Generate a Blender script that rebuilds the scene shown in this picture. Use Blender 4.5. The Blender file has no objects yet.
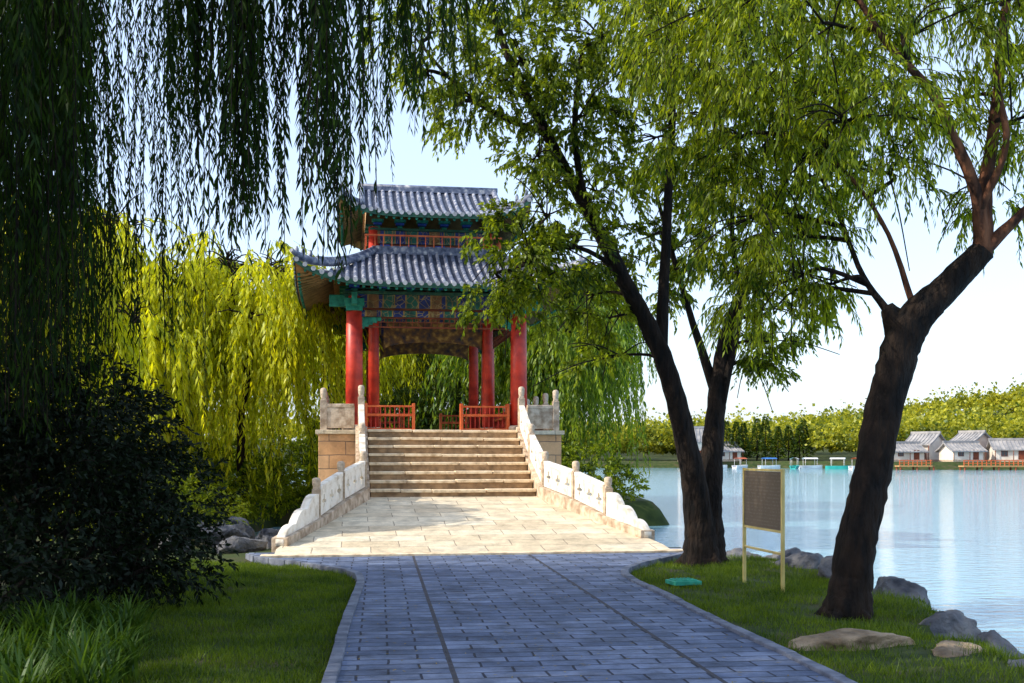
import bpy, math, random
import numpy as np
from mathutils import Vector, Matrix
random.seed(7)
RNG=np.random.default_rng(7)
sc=bpy.context.scene
COL=sc.collection
R=math.radians

# ------------------------------------------------------------------ materials
def nt(name):
    m=bpy.data.materials.new(name); m.use_nodes=True
    t=m.node_tree; t.nodes.clear()
    o=t.nodes.new('ShaderNodeOutputMaterial')
    return m,t,o
def N(t,k,**kw):
    n=t.nodes.new(k)
    for a,b in kw.items(): setattr(n,a,b)
    return n
def ramp(t,stops,interp='LINEAR'):
    r=t.nodes.new('ShaderNodeValToRGB'); r.color_ramp.interpolation=interp
    els=r.color_ramp.elements
    while len(els)<len(stops): els.new(0.5)
    for e,(p,c) in zip(els,stops):
        e.position=p; e.color=(c[0],c[1],c[2],1)
    return r
def surf(name,c1,c2,scale=3,rough=0.8,bump=0.3,bscale=30,detail=6,spec=0.3,bdist=0.02,c3=None,zs=1.0):
    m,t,o=nt(name); L=t.links.new
    tc0=N(t,'ShaderNodeTexCoord'); mp=N(t,'ShaderNodeMapping'); mp.inputs['Scale'].default_value=(1,1,zs)
    L(tc0.outputs['Object'],mp.inputs['Vector']); vec=mp.outputs['Vector']
    n=N(t,'ShaderNodeTexNoise'); n.inputs['Scale'].default_value=scale; n.inputs['Detail'].default_value=detail
    L(vec,n.inputs['Vector'])
    st=[(0.35,c1),(0.65,c2)]
    if c3: st=[(0.3,c1),(0.52,c2),(0.7,c3)]
    r=ramp(t,st); L(n.outputs['Fac'],r.inputs['Fac'])
    b=N(t,'ShaderNodeBsdfPrincipled'); b.inputs['Roughness'].default_value=rough
    b.inputs['Specular IOR Level'].default_value=spec
    L(r.outputs['Color'],b.inputs['Base Color'])
    n2=N(t,'ShaderNodeTexNoise'); n2.inputs['Scale'].default_value=bscale; n2.inputs['Detail'].default_value=5
    L(vec,n2.inputs['Vector'])
    bp=N(t,'ShaderNodeBump'); bp.inputs['Strength'].default_value=bump; bp.inputs['Distance'].default_value=bdist
    L(n2.outputs['Fac'],bp.inputs['Height']); L(bp.outputs['Normal'],b.inputs['Normal'])
    L(b.outputs['BSDF'],o.inputs['Surface'])
    return m
def leafmat(name,dark,light,trans=0.45,tcol=None,nscale=0.6,gloss=0.03):
    m,t,o=nt(name); L=t.links.new
    g=N(t,'ShaderNodeNewGeometry')
    tc=N(t,'ShaderNodeTexCoord')
    n=N(t,'ShaderNodeTexNoise'); n.inputs['Scale'].default_value=nscale; n.inputs['Detail'].default_value=2
    L(tc.outputs['Object'],n.inputs['Vector'])
    a=N(t,'ShaderNodeMath',operation='MULTIPLY'); a.inputs[1].default_value=0.5
    L(g.outputs['Random Per Island'],a.inputs[0])
    ad=N(t,'ShaderNodeMath',operation='MULTIPLY_ADD'); ad.inputs[1].default_value=0.9
    L(n.outputs['Fac'],ad.inputs[0]); L(a.outputs[0],ad.inputs[2])
    r=ramp(t,[(0.4,dark),(0.95,light)]); L(ad.outputs[0],r.inputs['Fac'])
    d=N(t,'ShaderNodeBsdfDiffuse'); L(r.outputs['Color'],d.inputs['Color'])
    tr=N(t,'ShaderNodeBsdfTranslucent')
    mx=N(t,'ShaderNodeMixRGB',blend_type='MULTIPLY'); mx.inputs['Fac'].default_value=1
    L(r.outputs['Color'],mx.inputs[1]); mx.inputs[2].default_value=(*(tcol or (1.6,1.5,0.5)),1)
    L(mx.outputs[0],tr.inputs['Color'])
    ms=N(t,'ShaderNodeMixShader'); ms.inputs['Fac'].default_value=trans
    L(d.outputs[0],ms.inputs[1]); L(tr.outputs[0],ms.inputs[2])
    gl=N(t,'ShaderNodeBsdfGlossy'); gl.inputs['Roughness'].default_value=0.45
    gl.inputs['Color'].default_value=(0.6,0.7,0.6,1)
    m2=N(t,'ShaderNodeMixShader'); m2.inputs['Fac'].default_value=gloss
    L(ms.outputs[0],m2.inputs[1]); L(gl.outputs[0],m2.inputs[2])
    L(m2.outputs[0],o.inputs['Surface'])
    return m
def brickmat(name,c1,c2,mortar,bw,rh,msize=0.012,rough=0.75,rot=0,bump=0.5,off=0.5,nscale=1.2,vcoord='xy',extra=None,lo=0.55,hi=1.3):
    m,t,o=nt(name); L=t.links.new
    tc=N(t,'ShaderNodeTexCoord'); mp=N(t,'ShaderNodeMapping')
    if vcoord=='xy': mp.inputs['Rotation'].default_value=(0,0,rot)
    L(tc.outputs['Object'],mp.inputs['Vector'])
    vec=mp.outputs['Vector']
    if vcoord=='xz':
        s=N(t,'ShaderNodeSeparateXYZ'); c=N(t,'ShaderNodeCombineXYZ'); ad=N(t,'ShaderNodeMath',operation='ADD')
        L(vec,s.inputs[0]); L(s.outputs['X'],ad.inputs[0]); L(s.outputs['Y'],ad.inputs[1])
        L(ad.outputs[0],c.inputs['X']); L(s.outputs['Z'],c.inputs['Y']); vec=c.outputs[0]
    wn=N(t,'ShaderNodeTexNoise'); wn.inputs['Scale'].default_value=3; L(vec,wn.inputs['Vector'])
    wm=N(t,'ShaderNodeVectorMath',operation='SCALE'); wm.inputs['Scale'].default_value=0.04
    L(wn.outputs['Color'],wm.inputs[0])
    wa=N(t,'ShaderNodeVectorMath',operation='ADD'); L(vec,wa.inputs[0]); L(wm.outputs[0],wa.inputs[1]); vec=wa.outputs[0]
    bk=N(t,'ShaderNodeTexBrick'); bk.offset=off; bk.inputs['Scale'].default_value=1
    bk.inputs['Brick Width'].default_value=bw; bk.inputs['Row Height'].default_value=rh
    bk.inputs['Mortar Size'].default_value=msize; bk.inputs['Mortar Smooth'].default_value=0.3
    bk.inputs['Color1'].default_value=(*c1,1); bk.inputs['Color2'].default_value=(*c2,1); bk.inputs['Mortar'].default_value=(*mortar,1)
    L(vec,bk.inputs['Vector'])
    n=N(t,'ShaderNodeTexNoise'); n.inputs['Scale'].default_value=nscale; n.inputs['Detail'].default_value=9; n.inputs['Roughness'].default_value=0.7
    L(tc.outputs['Object'],n.inputs['Vector'])
    r=ramp(t,[(0.3,(lo,lo,lo)),(0.7,(hi,hi,hi))]); L(n.outputs['Fac'],r.inputs['Fac'])
    mx=N(t,'ShaderNodeMixRGB',blend_type='MULTIPLY'); mx.inputs['Fac'].default_value=1
    L(bk.outputs['Color'],mx.inputs[1]); L(r.outputs['Color'],mx.inputs[2])
    col=mx.outputs[0]
    if extra:
        s=N(t,'ShaderNodeSeparateXYZ'); L(tc.outputs['Object'],s.inputs[0])
        ab=N(t,'ShaderNodeMath',operation='ABSOLUTE'); L(s.outputs['X'],ab.inputs[0])
        sb=N(t,'ShaderNodeMath',operation='SUBTRACT'); sb.inputs[1].default_value=extra; L(ab.outputs[0],sb.inputs[0])
        a2=N(t,'ShaderNodeMath',operation='ABSOLUTE'); L(sb.outputs[0],a2.inputs[0])
        lt=N(t,'ShaderNodeMath',operation='LESS_THAN'); lt.inputs[1].default_value=0.02; L(a2.outputs[0],lt.inputs[0])
        m3=N(t,'ShaderNodeMixRGB'); L(lt.outputs[0],m3.inputs['Fac']); L(col,m3.inputs[1]); m3.inputs[2].default_value=(0.05,0.05,0.065,1)
        col=m3.outputs[0]
    b=N(t,'ShaderNodeBsdfPrincipled'); b.inputs['Roughness'].default_value=rough; b.inputs['Specular IOR Level'].default_value=0.3
    L(col,b.inputs['Base Color'])
    bp=N(t,'ShaderNodeBump'); bp.inputs['Strength'].default_value=bump; bp.inputs['Distance'].default_value=0.02
    ih=N(t,'ShaderNodeMath',operation='MULTIPLY_ADD'); ih.inputs[1].default_value=-1
    n2=N(t,'ShaderNodeTexNoise'); n2.inputs['Scale'].default_value=18; n2.inputs['Detail'].default_value=6; L(tc.outputs['Object'],n2.inputs['Vector'])
    L(bk.outputs['Fac'],ih.inputs[0]); L(n2.outputs['Fac'],ih.inputs[2])
    L(ih.outputs[0],bp.inputs['Height']); L(bp.outputs['Normal'],b.inputs['Normal'])
    L(b.outputs['BSDF'],o.inputs['Surface'])
    return m
def paintbeam(name):
    m,t,o=nt(name); L=t.links.new
    tc=N(t,'ShaderNodeTexCoord'); s=N(t,'ShaderNodeSeparateXYZ'); L(tc.outputs['Object'],s.inputs[0])
    ad=N(t,'ShaderNodeMath',operation='ADD'); L(s.outputs['X'],ad.inputs[0]); L(s.outputs['Y'],ad.inputs[1])
    ab=N(t,'ShaderNodeMath',operation='ABSOLUTE'); L(ad.outputs[0],ab.inputs[0])
    ml=N(t,'ShaderNodeMath',operation='MULTIPLY'); ml.inputs[1].default_value=0.62; L(ab.outputs[0],ml.inputs[0])
    fr=N(t,'ShaderNodeMath',operation='FRACT'); L(ml.outputs[0],fr.inputs[0])
    bl=(0.012,0.035,0.2); gn=(0.012,0.13,0.10); gd=(0.38,0.23,0.05); oc=(0.22,0.11,0.04)
    st=[(0,oc),(0.16,gd),(0.18,bl),(0.36,gd),(0.38,gn),(0.56,gd),(0.58,bl),(0.74,gd),(0.76,gn),(0.92,gd),(0.94,bl)]
    r=ramp(t,st,'CONSTANT')
    L(fr.outputs[0],r.inputs['Fac'])
    v=N(t,'ShaderNodeTexVoronoi'); v.feature='DISTANCE_TO_EDGE'; v.inputs['Scale'].default_value=6; L(tc.outputs['Object'],v.inputs['Vector'])
    lt=N(t,'ShaderNodeMath',operation='LESS_THAN'); lt.inputs[1].default_value=0.03; L(v.outputs['Distance'],lt.inputs[0])
    mx=N(t,'ShaderNodeMixRGB'); L(lt.outputs[0],mx.inputs['Fac']); L(r.outputs['Color'],mx.inputs[1]); mx.inputs[2].default_value=(0.32,0.24,0.1,1)
    n=N(t,'ShaderNodeTexNoise'); n.inputs['Scale'].default_value=5; n.inputs['Detail'].default_value=8; L(tc.outputs['Object'],n.inputs['Vector'])
    rr=ramp(t,[(0.35,(0.45,0.45,0.45)),(0.7,(1.2,1.15,1.05))]); L(n.outputs['Fac'],rr.inputs['Fac'])
    m2=N(t,'ShaderNodeMixRGB',blend_type='MULTIPLY'); m2.inputs['Fac'].default_value=1; L(mx.outputs[0],m2.inputs[1]); L(rr.outputs['Color'],m2.inputs[2])
    b=N(t,'ShaderNodeBsdfPrincipled'); b.inputs['Roughness'].default_value=0.65; L(m2.outputs[0],b.inputs['Base Color'])
    L(b.outputs['BSDF'],o.inputs['Surface'])
    return m

M={}
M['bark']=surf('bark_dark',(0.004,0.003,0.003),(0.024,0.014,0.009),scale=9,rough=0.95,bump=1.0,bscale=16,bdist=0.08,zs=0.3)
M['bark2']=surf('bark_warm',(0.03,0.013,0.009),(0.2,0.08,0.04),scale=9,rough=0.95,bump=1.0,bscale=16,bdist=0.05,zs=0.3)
M['leafA']=leafmat('leaf_mid_green',(0.018,0.05,0.004),(0.28,0.35,0.015),0.5,nscale=1.1)
M['leafB']=leafmat('leaf_bright_green',(0.025,0.075,0.003),(0.36,0.42,0.012),0.52,nscale=1.1)
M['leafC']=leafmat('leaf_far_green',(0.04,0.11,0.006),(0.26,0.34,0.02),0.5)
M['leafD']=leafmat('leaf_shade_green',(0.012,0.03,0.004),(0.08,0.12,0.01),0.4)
M['willow']=leafmat('willow_leaf_shaded',(0.004,0.014,0.003),(0.030,0.065,0.006),0.45,gloss=0.012)  # willow leaf darkened, shade of the crowns put into its colour
M['willowlit']=leafmat('willow_leaf_sunlit',(0.36,0.42,0.008),(0.80,0.78,0.02),0.55,tcol=(1.2,1.15,0.4))  # same leaf brightened, sun glow put into its colour
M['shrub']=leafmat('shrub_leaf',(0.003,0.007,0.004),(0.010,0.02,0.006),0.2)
M['lily']=leafmat('strap_leaf',(0.02,0.06,0.006),(0.09,0.16,0.02),0.35,nscale=3)
M['grass']=leafmat('grass_blade',(0.022,0.06,0.003),(0.16,0.23,0.01),0.35,nscale=1.5)
M['farleaf']=leafmat('far_foliage',(0.05,0.09,0.012),(0.42,0.40,0.03),0.35,nscale=0.11)
M['ground']=surf('soil_and_turf',(0.02,0.035,0.008),(0.04,0.06,0.012),scale=1.3,rough=1,bump=0.6,bscale=9,c3=(0.08,0.06,0.035))
M['rock']=surf('shore_rock',(0.035,0.04,0.055),(0.14,0.14,0.155),scale=3.2,rough=0.85,bump=1.0,bscale=9,bdist=0.08,c3=(0.22,0.21,0.2))
M['rocktan']=surf('tan_rock',(0.14,0.10,0.065),(0.4,0.3,0.2),scale=3.5,rough=0.85,bump=1.0,bscale=10,bdist=0.07)
M['marble']=surf('pale_marble',(0.52,0.44,0.34),(0.82,0.76,0.67),scale=5,rough=0.6,bump=0.5,bscale=20,c3=(0.88,0.84,0.77))
M['marbled']=surf('weathered_marble',(0.30,0.21,0.14),(0.64,0.52,0.40),scale=6,rough=0.7,bump=0.6,bscale=20)
M['tan']=brickmat('tan_ashlar',(0.62,0.34,0.16),(0.75,0.46,0.25),(0.25,0.17,0.12),0.8,0.33,0.012,vcoord='xz')
M['slab']=brickmat('tan_slabs',(0.70,0.57,0.39),(0.86,0.75,0.56),(0.38,0.30,0.22),0.95,0.5,0.010,nscale=3.0,bump=0.7,lo=0.55,hi=1.15)  # noise darkening covers stone wear plus shadow patches painted on the ramp
M['step']=surf('step_stone',(0.48,0.35,0.22),(0.80,0.64,0.44),scale=7,rough=0.8,bump=0.8,bscale=14,c3=(0.86,0.73,0.54))
M['riser']=surf('riser_stone_shaded',(0.20,0.13,0.075),(0.38,0.25,0.14),scale=6,rough=0.9,bump=0.7,bscale=14)  # step stone with the shade of upright faces put into its colour
M['path']=brickmat('grey_paving',(0.085,0.115,0.20),(0.17,0.21,0.32),(0.025,0.03,0.055),0.46,0.2,0.011,nscale=2.6,bump=0.9,extra=0.93,lo=0.4,hi=1.5)
M['kerb']=surf('kerb_stone',(0.09,0.105,0.15),(0.2,0.22,0.28),scale=5,rough=0.85,bump=0.6,bscale=20)
M['red']=surf('red_lacquer',(0.30,0.014,0.010),(0.66,0.05,0.024),scale=3,rough=0.45,bump=0.1,bscale=20,spec=0.5)
M['redd']=surf('dark_red_wood',(0.12,0.025,0.012),(0.24,0.06,0.022),scale=4,rough=0.6,bump=0.2,bscale=30)
M['orange']=surf('orange_red_wood',(0.5,0.08,0.02),(0.68,0.16,0.05),scale=4,rough=0.5,bump=0.1,bscale=30)
M['green']=surf('turquoise_paint',(0.008,0.12,0.09),(0.03,0.28,0.19),scale=9,rough=0.6,bump=0.1,bscale=30)
M['greend']=surf('dark_green_paint',(0.01,0.06,0.045),(0.04,0.12,0.07),scale=9,rough=0.6,bump=0.1,bscale=30)
M['blue']=surf('blue_paint',(0.01,0.03,0.22),(0.03,0.08,0.36),scale=7,rough=0.6,bump=0.1,bscale=30)
M['gold']=surf('gilded_painting',(0.02,0.025,0.05),(0.16,0.085,0.03),scale=6,rough=0.6,bump=0.2,bscale=30,detail=9,c3=(0.45,0.29,0.08))
M['tile']=surf('grey_roof_tile',(0.045,0.06,0.11),(0.16,0.18,0.25),scale=7,rough=0.5,bump=0.4,bscale=30,c3=(0.5,0.49,0.5))
M['tilebase']=surf('roof_trough_tile',(0.02,0.025,0.045),(0.06,0.07,0.10),scale=4,rough=0.7,bump=0.4,bscale=30)
M['soffit']=surf('soffit_wood',(0.30,0.16,0.06),(0.46,0.27,0.11),scale=5,rough=0.7,bump=0.2,bscale=30)
M['rafter']=surf('rafter_paint',(0.16,0.12,0.05),(0.28,0.20,0.08),scale=5,rough=0.7,bump=0.2,bscale=30)
M['beam']=paintbeam('painted_beam')
M['signframe']=surf('brass_frame',(0.5,0.38,0.1),(0.68,0.54,0.2),scale=4,rough=0.35,bump=0.05,bscale=30,spec=0.6)
M['white']=surf('cream_plaster',(0.6,0.52,0.44),(0.78,0.7,0.62),scale=0.6,rough=0.9,bump=0.1,bscale=30)
M['pink']=surf('pale_buff_plaster',(0.5,0.36,0.28),(0.68,0.52,0.42),scale=0.6,rough=0.9,bump=0.1,bscale=30)
M['farroof']=surf('far_grey_roof',(0.20,0.20,0.21),(0.36,0.34,0.33),scale=0.8,rough=0.7,bump=0.3,bscale=30)
M['glass']=surf('dark_window',(0.02,0.025,0.03),(0.05,0.05,0.06),scale=2,rough=0.2,bump=0,bscale=30,spec=0.6)
M['hullw']=surf('white_hull',(0.7,0.7,0.7),(0.8,0.8,0.8),scale=2,rough=0.35,bump=0.02,bscale=10)
M['hullg']=surf('teal_hull',(0.02,0.3,0.28),(0.04,0.4,0.35),scale=2,rough=0.35,bump=0.02,bscale=10)
M['canopyb']=surf('blue_canopy',(0.03,0.12,0.4),(0.05,0.2,0.5),scale=2,rough=0.6,bump=0.02,bscale=10)
M['lid']=surf('green_lid',(0.02,0.25,0.17),(0.05,0.4,0.28),scale=9,rough=0.6,bump=0.3,bscale=30)
M['tileend']=surf('pale_tile_end',(0.3,0.3,0.32),(0.5,0.5,0.52),scale=7,rough=0.6,bump=0.3,bscale=30)
M['dry']=leafmat('fallen_leaf',(0.2,0.14,0.02),(0.45,0.33,0.06),0.1)
def signmat():
    m,t,o=nt('sign_panel'); L=t.links.new
    tc=N(t,'ShaderNodeTexCoord'); s=N(t,'ShaderNodeSeparateXYZ'); L(tc.outputs['Object'],s.inputs[0])
    ml=N(t,'ShaderNodeMath',operation='MULTIPLY'); ml.inputs[1].default_value=24; L(s.outputs['Z'],ml.inputs[0])
    fr=N(t,'ShaderNodeMath',operation='FRACT'); L(ml.outputs[0],fr.inputs[0])
    lt=N(t,'ShaderNodeMath',operation='LESS_THAN'); lt.inputs[1].default_value=0.45; L(fr.outputs[0],lt.inputs[0])
    n=N(t,'ShaderNodeTexNoise'); n.inputs['Scale'].default_value=30
    L(tc.outputs['Object'],n.inputs['Vector'])
    gt=N(t,'ShaderNodeMath',operation='GREATER_THAN'); gt.inputs[1].default_value=0.5; L(n.outputs['Fac'],gt.inputs[0])
    mu=N(t,'ShaderNodeMath',operation='MULTIPLY'); L(lt.outputs[0],mu.inputs[0]); L(gt.outputs[0],mu.inputs[1])
    mx=N(t,'ShaderNodeMixRGB'); L(mu.outputs[0],mx.inputs['Fac'])
    mx.inputs[1].default_value=(0.10,0.07,0.05,1); mx.inputs[2].default_value=(0.14,0.11,0.085,1)
    b=N(t,'ShaderNodeBsdfPrincipled'); b.inputs['Roughness'].default_value=0.5; L(mx.outputs[0],b.inputs['Base Color'])
    L(b.outputs['BSDF'],o.inputs['Surface']); return m
M['sign']=signmat()
def watermat():
    m,t,o=nt('lake_water'); L=t.links.new
    tc=N(t,'ShaderNodeTexCoord')
    mp=N(t,'ShaderNodeMapping'); mp.inputs['Scale'].default_value=(0.7,1.7,1); L(tc.outputs['Object'],mp.inputs[0])
    n=N(t,'ShaderNodeTexNoise'); n.inputs['Scale'].default_value=3.0; n.inputs['Detail'].default_value=6; L(mp.outputs[0],n.inputs['Vector'])
    bp=N(t,'ShaderNodeBump'); bp.inputs['Strength'].default_value=0.6; bp.inputs['Distance'].default_value=0.07
    L(n.outputs['Fac'],bp.inputs['Height'])
    b=N(t,'ShaderNodeBsdfPrincipled'); b.inputs['Base Color'].default_value=(0.24,0.46,0.58,1)
    b.inputs['Roughness'].default_value=0.04; b.inputs['IOR'].default_value=1.33; b.inputs['Specular IOR Level'].default_value=1.0
    L(bp.outputs['Normal'],b.inputs['Normal']); L(b.outputs['BSDF'],o.inputs['Surface']); return m
M['water']=watermat()

# ------------------------------------------------------------------ helpers
def meta(o,label=None,cat=None,group=None,kind=None):
    if label: o['label']=label
    if cat: o['category']=cat
    if group: o['group']=group
    if kind: o['kind']=kind
    return o
def empty(name,loc=(0,0,0),rz=0,parent=None):
    e=bpy.data.objects.new(name,None); e.empty_display_size=0.3
    e.location=loc; e.rotation_euler=(0,0,rz); COL.objects.link(e)
    if parent: e.parent=parent
    return e
class MB:
    def __init__(s): s.v=[]; s.f=[]; s.m=[]; s.sm=[]
    def add(s,vs,fs,mi=0,smooth=False):
        b=len(s.v); s.v+=[tuple(x) for x in vs]
        for f in fs: s.f.append(tuple(b+i for i in f)); s.m.append(mi); s.sm.append(smooth)
    def box(s,c,d,mi=0,rz=0,mat=None):
        hx,hy,hz=d[0]/2,d[1]/2,d[2]/2
        vs=[Vector((x*hx,y*hy,z*hz)) for x in(-1,1) for y in(-1,1) for z in(-1,1)]
        if mat is None: mat=Matrix.Rotation(rz,3,'Z')
        vs=[mat@v+Vector(c) for v in vs]
        s.add(vs,[(0,1,3,2),(4,6,7,5),(0,4,5,1),(2,3,7,6),(0,2,6,4),(1,5,7,3)],mi)
    def cyl(s,p0,p1,r0,r1=None,n=12,mi=0,smooth=True):
        s.tube([p0,p1],[r0,r0 if r1 is None else r1],n,mi,smooth)
    def tube(s,pts,rad,n=10,mi=0,smooth=True,noise=0):
        pts=[Vector(p) for p in pts]; b=len(s.v); up=None
        for i,p in enumerate(pts):
            if i==0: t=pts[1]-pts[0]
            elif i==len(pts)-1: t=pts[-1]-pts[-2]
            else: t=pts[i+1]-pts[i-1]
            t.normalize()
            if up is None:
                up=Vector((1,0,0)) if abs(t.x)<0.8 else Vector((0,1,0))
            x=(up-t*up.dot(t)).normalized(); up=x; y=t.cross(x)
            for k in range(n):
                a=2*math.pi*k/n; rr=rad[i]*(1+noise*math.sin(3*a+i*0.3)+noise*0.7*math.sin(5*a-i*0.4)+noise*0.7*random.uniform(-1,1))
                s.v.append(tuple(p+x*(math.cos(a)*rr)+y*(math.sin(a)*rr)))
        for i in range(len(pts)-1):
            for k in range(n):
                a=b+i*n+k; c=b+i*n+(k+1)%n
                s.f.append((a,c,c+n,a+n)); s.m.append(mi); s.sm.append(smooth)
        s.f.append(tuple(b+k for k in range(n))[::-1]); s.m.append(mi); s.sm.append(False)
        e=b+(len(pts)-1)*n
        s.f.append(tuple(e+k for k in range(n))); s.m.append(mi); s.sm.append(False)
    def obj(s,name,mats,parent=None,loc=(0,0,0),rz=0,bevel=0):
        me=bpy.data.meshes.new(name); me.from_pydata(s.v,[],s.f)
        for m in mats: me.materials.append(m)
        me.polygons.foreach_set('material_index',s.m); me.polygons.foreach_set('use_smooth',s.sm); me.update()
        o=bpy.data.objects.new(name,me); COL.objects.link(o); o.location=loc; o.rotation_euler=(0,0,rz)
        if parent: o.parent=parent
        if bevel:
            md=o.modifiers.new('bevel','BEVEL'); md.width=bevel; md.segments=2; md.limit_method='ANGLE'
        return o
def copy_obj(o,parent=None,loc=None,rz=None):
    c=o.copy(); COL.objects.link(c)
    c.parent=parent
    if loc is not None: c.location=loc
    if rz is not None: c.rotation_euler=(0,0,rz)
    return c
def smooth_path(P,n=6):
    P=[Vector(p) for p in P]; out=[]
    for i in range(len(P)-1):
        p0=P[max(i-1,0)];p1=P[i];p2=P[i+1];p3=P[min(i+2,len(P)-1)]
        for k in range(n):
            t=k/n
            out.append(0.5*((2*p1)+(p2-p0)*t+(2*p0-5*p1+4*p2-p3)*t*t+(3*p1-p0-3*p2+p3)*t**3))
    out.append(P[-1]); return out
def limb(mb,P,Rd,n=6,sides=10,noise=0.06,mi=0,wander=0.1):
    S=smooth_path(P,n); r=np.interp(np.linspace(0,len(P)-1,len(S)),range(len(P)),Rd)
    S=[p+Vector((random.uniform(-1,1),random.uniform(-1,1),0))*r[i]*wander for i,p in enumerate(S)]
    mb.tube(S,list(r),sides,mi,True,noise)
    return S
def quadmesh(name,V,nq,mat,parent=None,loc=(0,0,0),mats=None,midx=None):
    me=bpy.data.meshes.new(name); V=np.asarray(V,dtype=np.float32).reshape(-1,3)
    me.vertices.add(len(V)); me.vertices.foreach_set('co',V.ravel())
    me.loops.add(nq*4); me.loops.foreach_set('vertex_index',np.arange(nq*4,dtype=np.int32))
    me.polygons.add(nq); me.polygons.foreach_set('loop_start',np.arange(0,nq*4,4,dtype=np.int32))
    try: me.polygons.foreach_set('loop_total',np.full(nq,4,dtype=np.int32))
    except Exception: pass
    for m in (mats or [mat]): me.materials.append(m)
    if midx is not None: me.polygons.foreach_set('material_index',midx.astype(np.int32))
    me.update(calc_edges=True)
    o=bpy.data.objects.new(name,me); COL.objects.link(o); o.location=loc
    if parent: o.parent=parent
    return o
def nrm(a): return a/np.maximum(np.linalg.norm(a,axis=-1,keepdims=True),1e-6)
def leaves(P,D,ln,w,rng=RNG):
    n=len(P); D=nrm(D); s=nrm(np.cross(D,rng.normal(size=(n,3))))
    ln=np.broadcast_to(ln,(n,))[:,None]; w=np.broadcast_to(w,(n,))[:,None]
    mid=P+D*ln*0.45
    tip=P+D*ln+np.array([0,0,-1])*ln*0.12
    return np.stack([P,mid+s*w*0.5,tip,mid-s*w*0.5],axis=1)
def sprays(S,D,L,nl,ll,lw,droop,rng=RNG,stem=0.004,sway=0.0,grav=0.5):
    n=len(S); t=np.linspace(0.06,1,nl)[None,:]+rng.uniform(-0.3/nl,0.3/nl,(n,nl)); t=t[...,None]
    Lb=L[:,None,None]; Dn=nrm(D)[:,None,:]; dz=np.array([0,0,-1.0])
    sw=rng.normal(size=(n,1,3))*np.array([1,1,0])*sway
    f=lambda t:S[:,None,:]+Dn*Lb*t*(1-0.5*droop*t)+dz*Lb*droop*t*t*0.9+sw*np.sin(t*3)*Lb
    P=f(t); T=nrm(f(t+0.02)-P)
    rp=rng.normal(size=(n,nl,3)); rp=nrm(rp-T*(rp*T).sum(-1,keepdims=True))
    LD=nrm(T*0.8+rp*0.75+dz*grav)
    sc=rng.uniform(0.65,1.2,(n*nl,))
    q=leaves(P.reshape(-1,3),LD.reshape(-1,3),ll*sc,lw*sc,rng)
    ns=5; ts=np.linspace(0,1,ns+1)[None,:,None]; C=f(ts)
    side=nrm(np.cross(nrm(C[:,-1]-C[:,0]),rng.normal(size=(n,3))))[:,None,:]*stem
    a=C[:,:-1]-side;b=C[:,:-1]+side;c=C[:,1:]+side;d=C[:,1:]-side
    st=np.stack([a,b,c,d],axis=2).reshape(-1,4,3)
    return q,st
def fol_obj(name,parts,leafm,barkm,parent,loc=(0,0,0)):
    q=np.concatenate([p[0] for p in parts]); s=np.concatenate([p[1] for p in parts])
    V=np.concatenate([q,s]); mi=np.concatenate([np.zeros(len(q)),np.ones(len(s))])
    return quadmesh(name,V,len(V),None,parent,loc,mats=[leafm,barkm],midx=mi)
def clump(c,r,n,L,nl,ll,lw,droop,shell=0.35,rng=RNG,upb=0.1,grav=0.5,sub=0):
    c=np.array(c); r=np.array(r if hasattr(r,'__len__') else (r,r,r*0.8))
    if sub:   # gather the twigs in small tufts so that gaps open between them
        m=max(4,int(n/sub)); d0=nrm(rng.normal(size=(m,3))); rad=rng.uniform(shell**3,1,(m,1))**(1/3)
        k=rng.integers(0,m,n); d=nrm(d0[k]+rng.normal(size=(n,3))*0.16); S=c+d*rad[k]*r
    else:
        d=nrm(rng.normal(size=(n,3))); rad=rng.uniform(shell**3,1,(n,1))**(1/3)
        S=c+d*rad*r*(1+0.18*np.sin(d[:,:1]*7+c[0])+0.12*np.sin(d[:,2:]*9+c[2]))
    D=nrm(d*0.8+rng.normal(size=(n,3))*0.5+np.array([0,0,upb]))
    return sprays(S,D,rng.uniform(0.6,1.3,n)*L,nl,ll,lw,droop,rng,grav=grav)

# ------------------------------------------------------------------ camera, world, sun
cam=bpy.data.cameras.new('camera'); co=bpy.data.objects.new('camera',cam); COL.objects.link(co)
co.location=(0,0,1.6); co.rotation_euler=(R(90),0,0); cam.sensor_width=36; cam.lens=38.67; cam.shift_y=0.112
cam.clip_end=6000; cam.clip_start=0.05; sc.camera=co
w=bpy.data.worlds.new('World'); sc.world=w; w.use_nodes=True
wt=w.node_tree; bg=wt.nodes['Background']
sk=wt.nodes.new('ShaderNodeTexSky'); sk.sky_type='NISHITA'; sk.sun_disc=False
SD=Vector((-0.80,-0.20,0.575)).normalized()
sk.sun_elevation=math.asin(SD.z); sk.sun_rotation=math.atan2(SD.x,SD.y)%(2*math.pi)
sk.air_density=1.0; sk.dust_density=2.0; sk.ozone_density=2.0
mxs=wt.nodes.new('ShaderNodeMixRGB'); mxs.blend_type='MULTIPLY'; mxs.inputs['Fac'].default_value=1; mxs.inputs[2].default_value=(2.6,2.5,2.45,1)
mxh=wt.nodes.new('ShaderNodeMixRGB'); mxh.blend_type='MIX'; mxh.inputs['Fac'].default_value=0.5; mxh.inputs[2].default_value=(6.2,7.4,9.2,1)
wt.links.new(sk.outputs[0],mxs.inputs[1]); wt.links.new(mxs.outputs[0],mxh.inputs[1]); wt.links.new(mxh.outputs[0],bg.inputs[0]); bg.inputs[1].default_value=0.15
sun=bpy.data.lights.new('sun','SUN'); so=bpy.data.objects.new('sun',sun); COL.objects.link(so)
sun.energy=5.0; sun.angle=R(0.5); sun.color=(1.0,0.92,0.76)
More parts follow.
